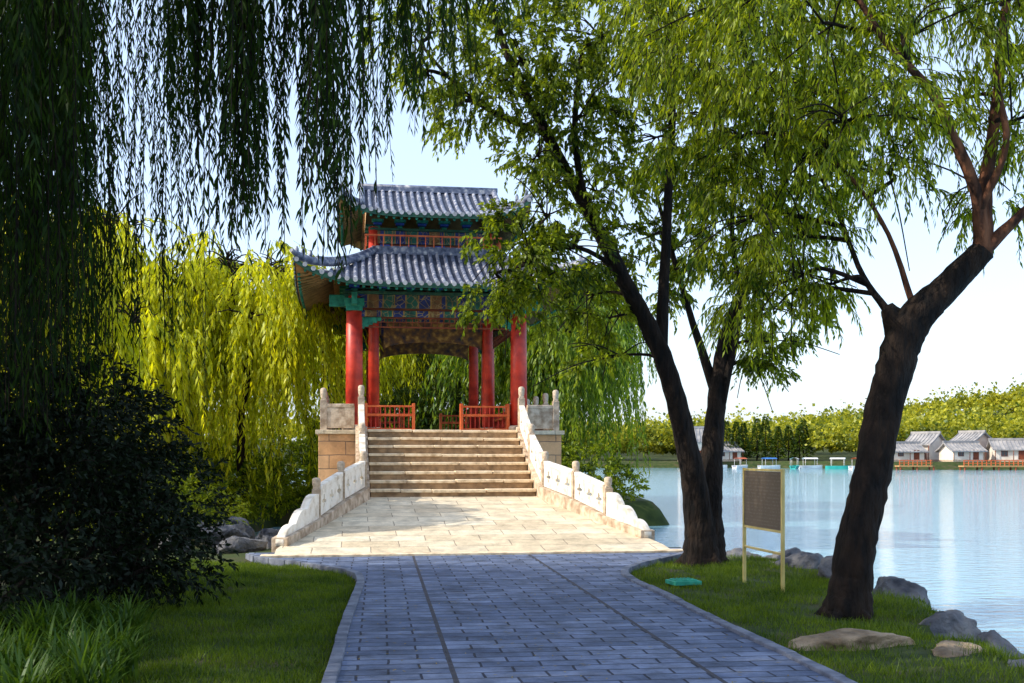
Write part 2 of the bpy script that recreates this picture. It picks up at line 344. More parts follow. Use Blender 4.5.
so.rotation_euler=SD.to_track_quat('Z','Y').to_euler()
sc.view_settings.view_transform='Standard'; sc.view_settings.look='None'; sc.view_settings.exposure=0

# ------------------------------------------------------------------ terrain
def smooth(a,b,x):
    t=np.clip((x-a)/(b-a),0,1); return t*t*(3-2*t)
WZ=-0.9
def ground_h(X,Y):
    xr=np.interp(Y,[-60,3,8,11,14,17,19.5,21,22.5],[4.6,4.2,4.25,4.7,5.0,4.6,3.6,2.6,-2])
    xr=xr+0.25*np.sin(Y*1.7)+0.12*np.sin(Y*4.1)
    near=smooth(0.6,-0.5,X-xr)*smooth(-24,-21,X)*smooth(26,22.5,Y-1.5*np.sin(X*0.5)-np.where(X<-6,2,0))
    far_c=smooth(37.5,39.5,Y+0.8*np.sin(X*0.8))*smooth(7,5,X)*smooth(-22,-19,X)*smooth(75,70,Y)
    leftp=smooth(-7.5,-9,X)*smooth(-26,-23,X)*smooth(24,25,Y)*smooth(45,42,Y)
    sh=np.interp(X,[-400,0,55,70,400],[260,236,232,199,196])
    far=smooth(0,5,Y-sh)
    land=np.maximum.reduce([near,far_c,leftp,far])
    z=-2.6+2.6*land
    hill=np.interp(X,[-600,-200,0,60,90,105,125,141,160,186,220,260,400,600],[16,12,3,4,5.5,7,9,12,15,18,21,24,27,24])
    z=z+hill*smooth(245,400,Y)*far+0.6*far
    z=z+0.04*near*np.sin(X*2.1)*np.sin(Y*1.6)*(np.abs(X-1.4+0.12*Y)>2.8)
    return z
xs=np.unique(np.concatenate([np.linspace(-3000,-600,9),np.linspace(-600,-60,28),np.linspace(-60,-26,18),np.linspace(-26,9,118),np.linspace(9,60,20),np.linspace(60,600,50),np.linspace(600,3000,9)]))
ys=np.unique(np.concatenate([np.linspace(-800,-30,10),np.linspace(-30,5,30),np.linspace(5,46,140),np.linspace(46,190,24),np.linspace(190,270,30),np.linspace(270,620,25),np.linspace(620,4000,8)]))
XX,YY=np.meshgrid(xs,ys); ZZ=ground_h(XX,YY)-0.03
V=np.stack([XX,YY,ZZ],-1).reshape(-1,3); nx=len(xs); ny=len(ys)
F=[(j*nx+i,j*nx+i+1,(j+1)*nx+i+1,(j+1)*nx+i) for j in range(ny-1) for i in range(nx-1)]
me=bpy.data.meshes.new('ground'); me.from_pydata(V.tolist(),[],F); me.materials.append(M['ground'])
me.polygons.foreach_set('use_smooth',[True]*len(F))
g=bpy.data.objects.new('ground',me); COL.objects.link(g); meta(g,kind='structure')
mb=MB(); mb.add([(-3000,-800,WZ),(3000,-800,WZ),(3000,4000,WZ),(-3000,4000,WZ)],[(0,1,2,3)])
wo=mb.obj('water',[M['water']]); meta(wo,kind='structure')

# ------------------------------------------------------------------ path
PA=R(6.9); PO=Vector((1.48,0,0))
def toPath(x,y):
    d=Vector((x,y,0))-PO; c,s=math.cos(-PA),math.sin(-PA); return (d.x*c-d.y*s,d.x*s+d.y*c)
left=[(-0.3,-6),(-0.75,2),(-1.28,7.75),(-1.54,10.1),(-1.78,12.6),(-1.9,13.8),(-2.1,14.8),(-2.6,15.6),(-3.3,16.4),(-4.1,17.3),(-4.3,18.0)]
right=[(3.3,-6),(2.85,2),(2.31,7.75),(2.04,9.83),(1.72,12.6),(1.55,13.9),(1.52,14.9),(1.75,15.8),(2.3,16.9),(2.9,18.0),(3.1,19.0)]
def strip(A,B,z):
    mb=MB(); n=len(A); vs=[]; fs=[]; K=10
    for i in range(n):
        for k in range(K+1):
            t=k/K; x=A[i][0]*(1-t)+B[i][0]*t; y=A[i][1]*(1-t)+B[i][1]*t; u=toPath(x,y); vs.append((u[0],u[1],z))
    for i in range(n-1):
        for k in range(K): a=i*(K+1)+k; fs.append((a,a+1,a+K+2,a+K+1))
    mb.add(vs,fs); return mb
def sm2(A,n=4): return [(p.x,p.y) for p in smooth_path([(x,y,0) for x,y in A],n)]
LS=sm2(left); RS=sm2(right)
po=strip(LS,RS,0.02).obj('path',[M['path']],loc=PO,rz=PA); meta(po,kind='structure')
def kerbline(pts,name):
    mb=MB()
    S=[Vector((x,y,0)) for x,y in pts]
    cum=[0]
    for i in range(1,len(S)): cum.append(cum[-1]+(S[i]-S[i-1]).length)
    T=np.arange(0,cum[-1],0.46); X=np.interp(T,cum,[s.x for s in S]); Y=np.interp(T,cum,[s.y for s in S])
    for i in range(len(T)-1):
        a=math.atan2(Y[i+1]-Y[i],X[i+1]-X[i]); ln=math.hypot(Y[i+1]-Y[i],X[i+1]-X[i])-0.012
        mb.box(((X[i]+X[i+1])/2,(Y[i]+Y[i+1])/2,-0.02+random.uniform(-.006,.006)),(ln,0.10,0.14),rz=a+random.uniform(-.02,.02))
    o=mb.obj(name,[M['kerb']],bevel=0.008); meta(o,kind='structure'); return o
kerbline(LS,'path_kerb'); kerbline(RS,'path_kerb')

# ------------------------------------------------------------------ bridge
BA=R(8.5); BO=Vector((-0.44,18.5,0))
bridge=empty('stone_bridge',BO,BA); meta(bridge,"pale stone bridge with stepped approach and carved marble balustrades","bridge")
FZ=2.24; RAMP=0.68
def zf(v): return np.interp(v,[-0.6,5.6,8.7,17.9,21,27],[0.0,RAMP,FZ,FZ,RAMP,0.0])
def uL(v): return float(np.interp(v,[0,1.3,3,5.2],[3.45,3.1,2.6,1.97]))
def uR(v): return float(np.interp(v,[0,1.3,3,5.2],[3.05,2.78,2.42,1.97]))
mb=MB(); vs=[];fs=[]
st=np.linspace(-0.6,5.6,14); K=8
for v in st:
    a=-uL(max(v,0)); b=uR(max(v,0))
    for k in range(K+1): vs.append((a+(b-a)*k/K,v,float(zf(v))+0.035))
for i in range(len(st)-1):
    for k in range(K): q=i*(K+1)+k; fs.append((q,q+1,q+K+2,q+K+1))
mb.add(vs,fs)
mb.add([vs[0],vs[K],(vs[K][0],vs[K][1],-1),(vs[0][0],vs[0][1],-1)],[(0,3,2,1)])
mb.obj('ramp',[M['slab']],bridge)
mb=MB(); mb.box((-0.2,-0.75,-0.02),(6.9,0.28,0.15))
mb.obj('threshold_kerb',[M['step']],bridge,bevel=0.01)
mb=MB(); NS=8; rise=(FZ-RAMP)/NS; run=3.1/NS
for i in range(NS):
    y0=5.6+i*run; z1=RAMP+rise*(i+1)
    mb.box((0,(y0+8.7)/2,(z1-0.06+z1-rise-0.3)/2),(3.62-0.002*i,8.7-y0,(z1-0.06)-(z1-rise-0.3)),1)
    x=-1.83
    ws=[random.uniform(0.7,1.5) for _ in range(4)]; sm=sum(ws); ws=[w_*3.66/sm for w_ in ws]
    for wd in ws:
        mb.box((x+wd/2,(y0-0.03+y0+run+0.03)/2+random.uniform(-.012,.012),z1-0.03+random.uniform(-.01,.01)),(wd-0.016,run+0.06-0.002*i,0.066),0,random.uniform(-.008,.008)); x+=wd
mb.box((0,7.3,-0.5),(3.6,3.2,1.9),1)
mb.obj('stairs',[M['step'],M['riser']],bridge,bevel=0.014)
mb=MB()
mb.box((0,10.0,0.07),(6.0,2.55,4.14)); mb.box((0,16.6,0.07),(6.0,2.55,4.14)); mb.box((0,13.3,1.85),(5.98,4.2,0.58))
mb.obj('pier',[M['tan']],bridge,bevel=0.01)
mb=MB(); mb.box((0,13.3,2.19),(6.14,9.26,0.10)); mb.obj('deck',[M['slab']],bridge,bevel=0.01)
mb=MB()
for i in range(9):
    y0=17.95+i*3.1/9; z1=FZ-(FZ-RAMP)/9*(i+1); mb.box((0,y0+3.1/18,z1-1),(3.62,3.1/9,2))
mb.obj('rear_stairs',[M['step']],bridge)
mb=MB()
mb.add([(-2.2,21,RAMP),(2.2,21,RAMP),(2.8,27,0.03),(-2.8,27,0.03),(-2.2,21,-2),(2.2,21,-2)],[(0,1,2,3),(0,4,5,1)])
mb.obj('rear_ramp',[M['slab']],bridge)

mb=MB(); mb.box((0,0,0.31),(0.16,0.16,0.86),0); mb.box((0,0,0.76),(0.12,0.12,0.06),0)
mb.tube([(0,0,0.77),(0,0,0.81),(0,0,0.84),(0,0,0.97),(0,0,1.01),(0,0,1.03)],[0.055,0.065,0.075,0.078,0.065,0.03],14,0)
post_proto=mb.obj('post',[M['marbled']],bevel=0.008)
def put_post(par,u,v,z,s=1.0):
    o=post_proto.copy(); COL.objects.link(o); o.parent=par; o.location=(u,v,z); o.scale=(1,1,s); return o
def flat_curve(name,outline,holes,thick,origin,ax,par,mat):
    cu=bpy.data.curves.new(name,'CURVE'); cu.dimensions='2D'; cu.fill_mode='BOTH'; cu.extrude=thick/2; cu.bevel_depth=0.006; cu.bevel_resolution=1
    for pts in [outline]+holes:
        sp=cu.splines.new('POLY'); sp.points.add(len(pts)-1); sp.use_cyclic_u=True
        for i,(a,b) in enumerate(pts): sp.points[i].co=(a,b,0,1)
    to=bpy.data.objects.new('tmp',cu); COL.objects.link(to)
    bpy.context.view_layer.update()
    me=bpy.data.meshes.new_from_object(to); bpy.data.objects.remove(to)
    me.materials.clear(); me.materials.append(mat)
    o=bpy.data.objects.new(name,me); COL.objects.link(o); o.parent=par
    o.matrix_local=Matrix(((ax[0],0,ax[1],origin[0]),(ax[1],0,-ax[0],origin[1]),(0,1,0,origin[2]),(0,0,0,1)))
    return o
def quatre(cx,cy,a,n=28):
    return [(cx+a*(1+0.38*math.cos(4*t))*math.cos(t),cy+a*(1+0.38*math.cos(4*t))*math.sin(t)) for t in [2*math.pi*k/n for k in range(n)]]
def panel(par,A,B,hb=0.13,ht=0.62,mat=None,holes=True):
    A=Vector(A);B=Vector(B); d=Vector((B.x-A.x,B.y-A.y)); Ln=d.length; ax=d/Ln; sl=(B.z-A.z)/Ln
    s0=0.07; s1=Ln-0.07
    out=[(s0,hb+sl*s0),(s1,hb+sl*s1),(s1,ht+sl*s1),(s0,ht+sl*s0)]
    hs=[]
    if holes:
        n=max(1,int(round((Ln-0.2)/0.5)))
        for i in range(n):
            c=s0+(s1-s0)*(i+0.5)/n
            hs.append(quatre(c,(hb+ht)/2-0.02+sl*c,0.10))
    flat_curve('panel',out,hs,0.10,(A.x,A.y,A.z),ax,par,mat or M['marble'])
    mbx=MB()
    nrm2=Vector((-ax.y,ax.x))*0.07
    def pt(s,h,sd): return (A.x+ax.x*s+nrm2.x*sd,A.y+ax.y*s+nrm2.y*sd,A.z+h+sl*s)
    h0,h1,sd=ht-0.03,ht+0.06,1
    P=[pt(s,h,q) for s in (s0,s1) for q in (-sd,sd) for h in (h0,h1)]
    mbx.add(P,[(0,1,3,2),(4,6,7,5),(0,4,5,1),(2,3,7,6),(0,2,6,4),(1,5,7,3)])
    mbx.obj('handrail',[mat or M['marble']],par,bevel=0.015)
def stringer(par,P,wd,zb,up,mat):
    mb=MB()
    for A,B in zip(P[:-1],P[1:]):
        d=(Vector((B[0]-A[0],B[1]-A[1]))).normalized(); n=Vector((-d.y,d.x))*wd/2
        Q=[]
        for C in (A,B):
            for sd in (-1,1):
                for z in (zb,C[2]+up): Q.append((C[0]+n.x*sd,C[1]+n.y*sd,z))
        mb.add(Q,[(0,1,3,2),(4,6,7,5),(0,4,5,1),(2,3,7,6),(0,2,6,4),(1,5,7,3)])
    return mb.obj('stringer',[mat],par,bevel=0.012)
def scroll_end(par,A,B,mat,h=0.54):
    A=Vector(A);B=Vector(B); d=Vector((B.x-A.x,B.y-A.y)); Ln=d.length; ax=d/Ln; sl=(B.z-A.z)/Ln
    top=[]
    for k in range(31):
        t=k/30; hh=h*(1-math.floor(t*3)/3*0.85-((t*3)%1)**3*0.28)+0.03*math.sin(((t*3)%1)*math.pi)
        if t>=1: hh=0.1
        top.append((0.07+(Ln-0.07)*t,max(0.08,hh)+sl*Ln*t))
    out=[(0.07,0.1+sl*0.07),(Ln,0.0+sl*Ln)]+top[::-1]
    flat_curve('drum_stone',out,[],0.13,(A.x,A.y,A.z),ax,par,mat)
for sgn,uf,vend in ((-1,uL,0.15),(1,uR,0.5)):
    bal=empty('balustrade',(0,0,0),0,bridge)
    vsx=[8.62,7.1,5.3,3.6,2.1]; lift=[0,0,.16,.14,.05]
    P=[(sgn*uf(v) if v<5.3 else sgn*1.97,v,float(zf(v))+l_) for v,l_ in zip(vsx,lift)]
    E=(sgn*uf(vend),vend,float(zf(vend))+0.04)
    stringer(bal,P+[E],0.28,-1.6,0.13,M['marbled'])
    for i,p in enumerate(P): put_post(bal,p[0],p[1],p[2]+0.1,[1.0,.8,.78,.78,.74][i])
    for a,b in zip(P[:-1],P[1:]): panel(bal,(a[0],a[1],a[2]+0.02),(b[0],b[1],b[2]+0.02))
    scroll_end(bal,(P[-1][0],P[-1][1],P[-1][2]+0.02),E,M['marble'])
    b2=empty('balustrade',(0,0,0),0,bridge)
    c=(sgn*2.88,8.86,FZ)
    put_post(b2,c[0],c[1],FZ)
    panel(b2,(sgn*2.07,8.80,FZ),(c[0],c[1],FZ),0.05,0.58,M['marbled'],False)
    ysd=[8.86,10.3,11.8,13.3,14.8,16.3,17.75]
    for a,b in zip(ysd[:-1],ysd[1:]):
        put_post(b2,sgn*2.88,b,FZ); panel(b2,(sgn*2.88,a,FZ),(sgn*2.88,b,FZ),0.05,0.58,M['marbled'])
bpy.data.objects.remove(post_proto)

# ------------------------------------------------------------------ pavilion
c,s=math.cos(BA),math.sin(BA)
def B2W(u,v,z=0): return Vector((BO.x+u*c-v*s,BO.y+u*s+v*c,z))
pav=empty('pavilion',B2W(0,13.3,FZ),BA); meta(pav,"red-columned double-eaved pavilion with grey tiled roofs standing on the bridge","pavilion")
OX,OY,IX,IY=2.13,3.2,1.5,1.7
mb=MB(); mb.tube([(0,0,0.0),(0,0,0.10),(0,0,0.16)],[0.32,0.34,0.27],18,1)
mb.tube([(0,0,0.14),(0,0,1.8),(0,0,3.45)],[0.225,0.215,0.2],20,0)
cp=mb.obj('column',[M['red'],M['marbled']],pav,(-OX,-OY,0))
for (x,y) in [(OX,-OY),(-OX,OY),(OX,OY)]:
    copy_obj(cp,pav,(x,y,0))
mb=MB(); mb.tube([(0,0,0.0),(0,0,0.10),(0,0,0.14)],[0.24,0.25,0.2],18,1)
mb.tube([(0,0,0.13),(0,0,5.55)],[0.15,0.14],18,0)
cp=mb.obj('column',[M['red'],M['marbled']],pav,(-IX-.1,-IY,0))
for (x,y) in [(IX,-IY),(-IX-.1,IY),(IX,IY)]: copy_obj(cp,pav,(x,y,0))
mb=MB()
def ringbeam(hx,hy,z0,z1,th,mi=0,e=0.0):
    zc=(z0+z1)/2;h=z1-z0
    mb.box((0,-hy,zc),(2*hx+e,th,h),mi); mb.box((0,hy,zc),(2*hx+e,th,h),mi)
    mb.box((-hx,0,zc),(th-0.006,2*hy-th-0.01,h-0.004),mi); mb.box((hx,0,zc),(th-0.006,2*hy-th-0.01,h-0.004),mi)
ringbeam(OX,OY,3.16,3.50,0.26,0,0.5)
ringbeam(OX,OY,2.94,3.10,0.16,0)
ringbeam(OX,OY,3.10,3.16,0.08,1)
ringbeam(OX,OY,3.505,3.58,0.34,2,0.6)
ringbeam(IX,IY,3.0,3.4,0.2,0)
ringbeam(IX,IY,5.1,5.45,0.2,0,0.3)
ringbeam(IX,IY,4.55,5.095,0.1,1)
ringbeam(IX,IY,5.455,5.52,0.28,2,0.4)
mb.obj('painted_beam',[M['beam'],M['redd'],M['greend']],pav,bevel=0.008)
mb=MB()
for i in range(8):
    x=-IX+0.2+i*(2*IX-0.4)/7
    for sy in(-1,1): mb.box((x,sy*(IY+0.07),4.92),(0.27,0.05,0.3),i%2)
for i in range(8):
    y=-IY+0.2+i*(2*IY-0.4)/7
    for sx in(-1,1): mb.box((sx*(IX+0.07),y,4.92),(0.05,0.3,0.3),i%2)
mb.obj('clerestory_panel',[M['blue'],M['redd']],pav)
mb=MB()
for sy in(-1,1):
    mb.box((0,sy*(IY+0.32),5.28),(2*IX+0.7,0.04,0.04),0)
    for i in range(17): mb.box((-IX-0.3+i*(2*IX+0.6)/16,sy*(IY+0.32),5.13),(0.025,0.025,0.3),0)
for sx in(-1,1):
    mb.box((sx*(IX+0.32),0,5.28),(0.04,2*IY+0.6,0.04),0)
    for i in range(17): mb.box((sx*(IX+0.32),-IY-0.3+i*(2*IY+0.6)/16,5.13),(0.025,0.025,0.3),0)
mb.obj('gallery_railing',[M['orange']],pav)
mb=MB(); mb.box((0,0,3.66),(2*OX+0.1,2*OY+0.1,0.05),0)
for i in range(9): mb.box((0,-OY+0.4+i*0.72,3.6),(2*OX,0.07,0.07),1)
for i in range(6): mb.box((-OX+0.4+i*0.7,0,3.601),(0.07,2*OY,0.06),1)
mb.obj('ceiling',[M['greend'],M['redd']],pav)
def dgproto(s_):
    mb=MB()
    for k,(o_,hh,wd) in enumerate([(0.0,0.07,0.16),(0.10,0.06,0.26),(0.2,0.06,0.36)]):
        mb.box((0,-o_*s_,0.04+k*0.075*s_),(wd*s_,(0.16+o_)*s_,0.062*s_),k%2)
    return mb
for hx,hy,z,n1,n2,s_ in ((OX,OY,3.58,7,10,1.0),(IX,IY,5.52,6,7,0.85)):
    pr=None
    L_=[]
    for i in range(n1):
        x=-hx+2*hx*i/(n1-1); L_.append((x,-hy,0)); L_.append((x,hy,math.pi))
    for i in range(1,n2-1):
        y=-hy+2*hy*i/(n2-1); L_.append((-hx,y,-math.pi/2)); L_.append((hx,y,math.pi/2))
    for (x,y,a) in L_:
        if pr is None: pr=dgproto(s_).obj('bracket_set',[M['green'],M['blue']],pav,(x,y,z),a)
        else: copy_obj(pr,pav,(x,y,z),a)
for x in(-OX,OX):
    for y in(-OY,OY):
        mb=MB(); sg=-1 if x>0 else 1; sy=1 if y>0 else -1
        mb.box((0,0,3.28),(0.5,0.5,0.2),0); mb.box((0,0,3.13),(0.42,0.42,0.12),0)
        for k in range(5): mb.box((sg*(0.2+k*0.108),0,2.93-(0.30-k*0.05)/2),(0.11,0.07,0.30-k*0.05),0)
        mb.box((-sg*0.42,0,3.33),(0.42,0.14,0.3),0); mb.box((0,sy*0.42,3.33),(0.14,0.42,0.3),0)
        mb.obj('corner_bracket',[M['green'],M['gold']],pav,(x,y,0),bevel=0.01)
mb=MB()
def fret(p0,p1,z0,z1):
    p0=Vector(p0);p1=Vector(p1); L_=(p1-p0).length; a=math.atan2(p1.y-p0.y,p1.x-p0.x); n=int(L_/0.16)
    m=(p0+p1)/2
    mb.box((m.x,m.y,z0),(L_,0.035,0.035),0,a); mb.box((m.x,m.y,z1-0.02),(L_,0.035,0.035),0,a)
    mb.box((m.x,m.y,(z0+z1)/2),(L_,0.028,0.022),0,a)
    for i in range(n+1):
        q=p0+(p1-p0)*i/n; mb.box((q.x,q.y,(z0+z1)/2-0.01),(0.022,0.03,z1-z0-0.04),0,a)
for y in(-OY,OY): fret((-OX+0.2,y,0),(OX-0.2,y,0),2.68,2.94)
for x in(-OX,OX): fret((x,-OY+0.2,0),(x,OY-0.2,0),2.68,2.94)
mb.obj('hanging_fretwork',[M['redd']],pav)
def board(y,par,wd,z,h):
    out=[(-wd,0),(-wd,-h)]+[( -wd+2*wd*k/20, -h+0.2*math.sin(math.pi*k/20)**0.5) for k in range(1,20)]+[(wd,-h),(wd,0)]
    flat_curve('gilded_board',out,[],0.04,(0,y,z),(1,0),par,M['gold'])
board(-IY,pav,IX-0.17,2.99,0.72); board(IY,pav,IX-0.17,2.99,0.72)
def bench(p0,p1):
    mb=MB(); p0=Vector(p0);p1=Vector(p1); L_=(p1-p0).length; a=math.atan2(p1.y-p0.y,p1.x-p0.x); m=(p0+p1)/2
    nx_,ny_=-math.sin(a),math.cos(a)
    mb.box((m.x,m.y,0.42),(L_,0.30,0.06),0,a); mb.box((m.x,m.y,0.06),(L_,0.05,0.05),0,a)
    mb.box((m.x-nx_*0.14,m.y-ny_*0.14,0.64),(L_,0.045,0.045),0,a)
    n=max(3,int(L_/0.12))
    for i in range(n+1):
        q=p0+(p1-p0)*i/n
        mb.box((q.x,q.y,0.235),(0.028,0.03,0.31),1,a); mb.box((q.x-nx_*0.14,q.y-ny_*0.14,0.535),(0.025,0.03,0.18),1,a)
    for q in (p0,p1): mb.box((q.x,q.y,0.36),(0.07,0.33,0.72),0,a)
    mb.obj('bench_railing',[M['orange'],M['red']],pav,bevel=0.006)
for y in(-OY,OY):
    bench((-OX+0.3,y,0),(-0.62,y,0)); bench((0.62,y,0),(OX-0.3,y,0))
for x in(-OX,OX): bench((x,-OY+0.32,0),(x,OY-0.32,0))
def roof(name,faces,pitch=0.2,tr=0.055,th=0.10):
    mb=MB()
    for fc in faces:
        D,A,Z,q0,Ao,qstart,rot=fc
        rm=Matrix.Rotation(rot,3,'Z')
        na,nq=30,10
        for off,mi in((0,1),(-th,2)):
            vs=[];fs=[]
            for j in range(nq+1):
                q=q0+(1-q0)*j/nq
                for i in range(na+1):
                    a=A(q)*(2*i/na-1)
                    vs.append(rm@Vector((a,-D(q)+(0.03 if off else 0),Z(q,a/Ao)+off)))
            for j in range(nq):
                for i in range(na):
                    k=j*(na+1)+i; f=(k,k+na+1,k+na+2,k+1)
                    fs.append(f if off==0 else f[::-1])
            mb.add(vs,fs,mi,True)
        vs=[];fs=[]
        for i in range(na+1):
            a=A(1)*(2*i/na-1); z=Z(1,a/Ao); vs+= [rm@Vector((a,-D(1)-0.004,z+0.02)),rm@Vector((a,-D(1)-0.004,z-th))]
        for i in range(na): fs.append((2*i,2*i+1,2*i+3,2*i+2))
        mb.add(vs,fs,5)
        n=int(2*Ao/pitch); 
        for i in range(n+1):
            a=-Ao+0.06+(2*Ao-0.12)*i/n
            qs=qstart(abs(a))
            if qs>0.985: continue
            m=9; vs=[];fs=[]; jz=random.uniform(-.01,.01); ja=random.uniform(-.012,.012)
            for j in range(m+1):
                q=qs+(1-qs)*j/m
                cz=Z(q,a/Ao)+jz
                for k in range(5):
                    t=math.pi*k/4
                    vs.append(rm@Vector((a+ja+tr*math.cos(t),-D(q)-(0.03 if j==m else 0),cz-0.005+tr*1.25*math.sin(t))))
            for j in range(m):
                for k in range(4): e=j*5+k; fs.append((e,e+5,e+6,e+1))
            mb.add(vs,fs,0,True)
            mb.add([rm@Vector((a+tr*1.1*math.cos(t),-D(1)-0.04,Z(1,a/Ao)+0.01+tr*1.1*math.sin(t))) for t in [2*math.pi*k/10 for k in range(10)]],[tuple(range(10))],3)
            q1=max(qs,1-0.9/ max(D(1)-D(q0),0.9)*(1-q0)); 
            p1=Vector((a,-D(1)+0.08,Z(1,a/Ao)-th-0.02)); p0=Vector((a,-D(q1),Z(q1,a/Ao)-th-0.02))
            if (p1-p0).length>0.15:
                mb.cyl(rm@p1,rm@p0,0.035,0.035,6,6)
                mb.cyl(rm@(p1+Vector((0,-0.02,0))),rm@(p1+Vector((0,0.05,0.01))),0.038,0.038,6,4)
    return mb
def prof(q): return 0.62*q+0.38*(1-(1-q)**2)
RM=[M['tile'],M['tilebase'],M['soffit'],M['tileend'],M['green'],M['greend'],M['rafter']]
zt,ze,up=4.90,3.60,0.55
Zl=lambda q,s_: zt-(zt-ze)*prof(q)+up*abs(s_)**4.5*q*q
DF=lambda q:IY+(OY+1.4-IY)*q; DS=lambda q:IX+(OX+1.45-IX)*q
ff=[]
for rot in(0,math.pi): ff.append((DF,DS,Zl,0.0,OX+1.45,lambda a:max(0,(a-IX)/(OX+1.45-IX)),rot))
for rot in(math.pi/2,-math.pi/2): ff.append((DS,DF,Zl,0.0,OY+1.4,lambda a:max(0,(a-IY)/(OY+1.4-IY)),rot))
mb=roof('lower_roof',ff)
for sx in(-1,1):
    for sy in(-1,1):
        P=[(sx*DS(q),sy*DF(q),Zl(q,1)+0.06+(0.1*max(0,q-0.9)*10*0.8)) for q in np.linspace(0,1.03,12)]
        mb.tube(P,[0.10]*11+[0.05],8,0)
        mb.tube([(p[0],p[1],p[2]+0.10) for p in P[:9]],[0.05]*9,8,0)
        for q in (0.82,0.9,0.97):
            x,y,z=sx*DS(q),sy*DF(q),Zl(q,1)+0.12; mb.tube([(x,y,z),(x,y,z+0.13),(x,y,z+0.2)],[0.045,0.05,0.015],7,0)
ringz=zt+0.02
for (cx,cy,dx,dy) in ((0,-IY-0.06,2*IX+0.3,0.16),(0,IY+0.06,2*IX+0.3,0.16),(-IX-0.06,0,0.16,2*IY-0.06),(IX+0.06,0,0.16,2*IY-0.06)):
    mb.box((cx,cy,ringz-0.02),(dx,dy,0.26),0)
lr=mb.obj('lower_roof',RM,pav)
zt2,ze2,up2=6.95,5.74,0.5; q0=0.70; HX=2.55; GX=1.9; HY=2.7
Zu=lambda q,s_: zt2-(zt2-ze2)*prof(q)+up2*abs(s_)**5*max(0,(q-0.5)*2)**2
Dfu=lambda q:HY*q
Afu=lambda q:GX if q<q0 else GX+(HX-GX)*(q-q0)/(1-q0)
Dsu=lambda q:GX+(HX-GX)*(q-q0)/(1-q0)
Asu=lambda q:HY*q
def qsf(a): return 0.0 if a<=GX else q0+(1-q0)*(a-GX)/(HX-GX)
def qss(a): return max(q0,a/HY)
ff=[]
for rot in(0,math.pi): ff.append((Dfu,Afu,Zu,0.0,HX,qsf,rot))
for rot in(math.pi/2,-math.pi/2): ff.append((Dsu,Asu,Zu,q0,HY,qss,rot))
mb=roof('upper_roof',ff)
for sx in(-1,1):
    for sy in(-1,1):
        P=[(sx*Afu(q),sy*Dfu(q),Zu(q,1)+0.07) for q in np.linspace(q0,1.03,8)]
        mb.tube(P,[0.09]*7+[0.045],8,0)
        P=[(sx*GX,sy*Dfu(q),Zu(q,GX/HX)+0.07) for q in np.linspace(0.0,q0,8)]
        mb.tube(P,[0.08]*8,8,0)
        for q in (0.85,0.95):
            x,y,z=sx*Afu(q),sy*Dfu(q),Zu(q,1)+0.13; mb.tube([(x,y,z),(x,y,z+0.13),(x,y,z+0.2)],[0.04,0.05,0.015],7,0)
    G=[(sx*(GX-0.1),HY*q*sg,Zu(q,0.3)-0.02) for sg,qq in((-1,np.linspace(q0,0,6)),(1,np.linspace(0.1,q0,6))) for q in qq]
    mb.add(G,[tuple(range(len(G)))],2)
mb.box((0,0,zt2+0.04),(2*GX+0.1,0.18,0.12),0); mb.tube([(-GX-0.1,0,zt2+0.11),(GX+0.1,0,zt2+0.11)],[0.08,0.08],10,0)
mb.obj('upper_roof',RM,pav)

# ------------------------------------------------------------------ trees
def tree_base(name,loc,label,cat='tree',group=None):
    e=empty(name,loc); meta(e,label,cat,group); return e
def rel(P,base): return [(p[0]-base[0],p[1]-base[1],p[2]-base[2]) for p in P]
def connect(mb,skel,c,r0=0.045,sides=6):
    c=Vector(c); best=min(skel,key=lambda p:(p-c).length+max(0,(p.z-c.z))*0.6)
    d=c-best; m1=best+d*0.35+Vector((random.uniform(-.2,.2),random.uniform(-.2,.2),0.15*d.length)); m2=best+d*0.7+Vector((random.uniform(-.15,.15),random.uniform(-.15,.15),0.12*d.length))
    limb(mb,[best,m1,m2,c],[r0,r0*0.8,r0*0.5,r0*0.2],5,sides,0.03)
    for k in range(6):
        e=c+Vector((random.gauss(0,.5),random.gauss(0,.5),random.gauss(0,.35)))
        st_=m2 if k%2 else m1*0.3+m2*0.7
        limb(mb,[st_,(st_+e)/2+Vector((0,0,.1)),e],[r0*0.45,r0*0.3,0.006],3,5,0.0)

b=(3.47,11.3,-0.1); T1=tree_base('leaning_tree',b,"leaning dark-barked tree with forked trunk at the lake edge")
mb=MB()
main=limb(mb,rel([(3.42,11.3,-0.15),(3.47,11.3,0.2),(3.57,11.3,0.85),(3.72,11.3,1.56),(3.88,11.3,2.3),(4.07,11.3,2.9),(4.44,11.25,3.32),(4.80,11.2,3.7)],b),[0.27,0.215,0.195,0.185,0.185,0.19,0.145,0.12],10,26,0.045,0,0.05)
stub=limb(mb,rel([(4.0,11.3,2.75),(3.94,11.35,3.0),(3.88,11.4,3.14)],b),[0.14,0.12,0.07],5,12,0.08,0,0.03)
for k in range(5):
    a=k*1.26+.3; limb(mb,rel([(3.43+.1*math.cos(a),11.3+.1*math.sin(a),.12),(3.43+.2*math.cos(a),11.3+.2*math.sin(a),.0),(3.43+.34*math.cos(a),11.3+.34*math.sin(a),-.1)],b),[.10,.07,.03],4,8,.05)
l1=limb(mb,rel([(4.78,11.2,3.68),(4.70,11.1,4.2),(4.45,11.0,4.7),(4.1,10.8,5.2),(3.6,10.6,5.6),(3.1,10.5,6.3)],b),[0.095,0.065,0.055,0.042,0.035,0.02],6,10,0.05,1)
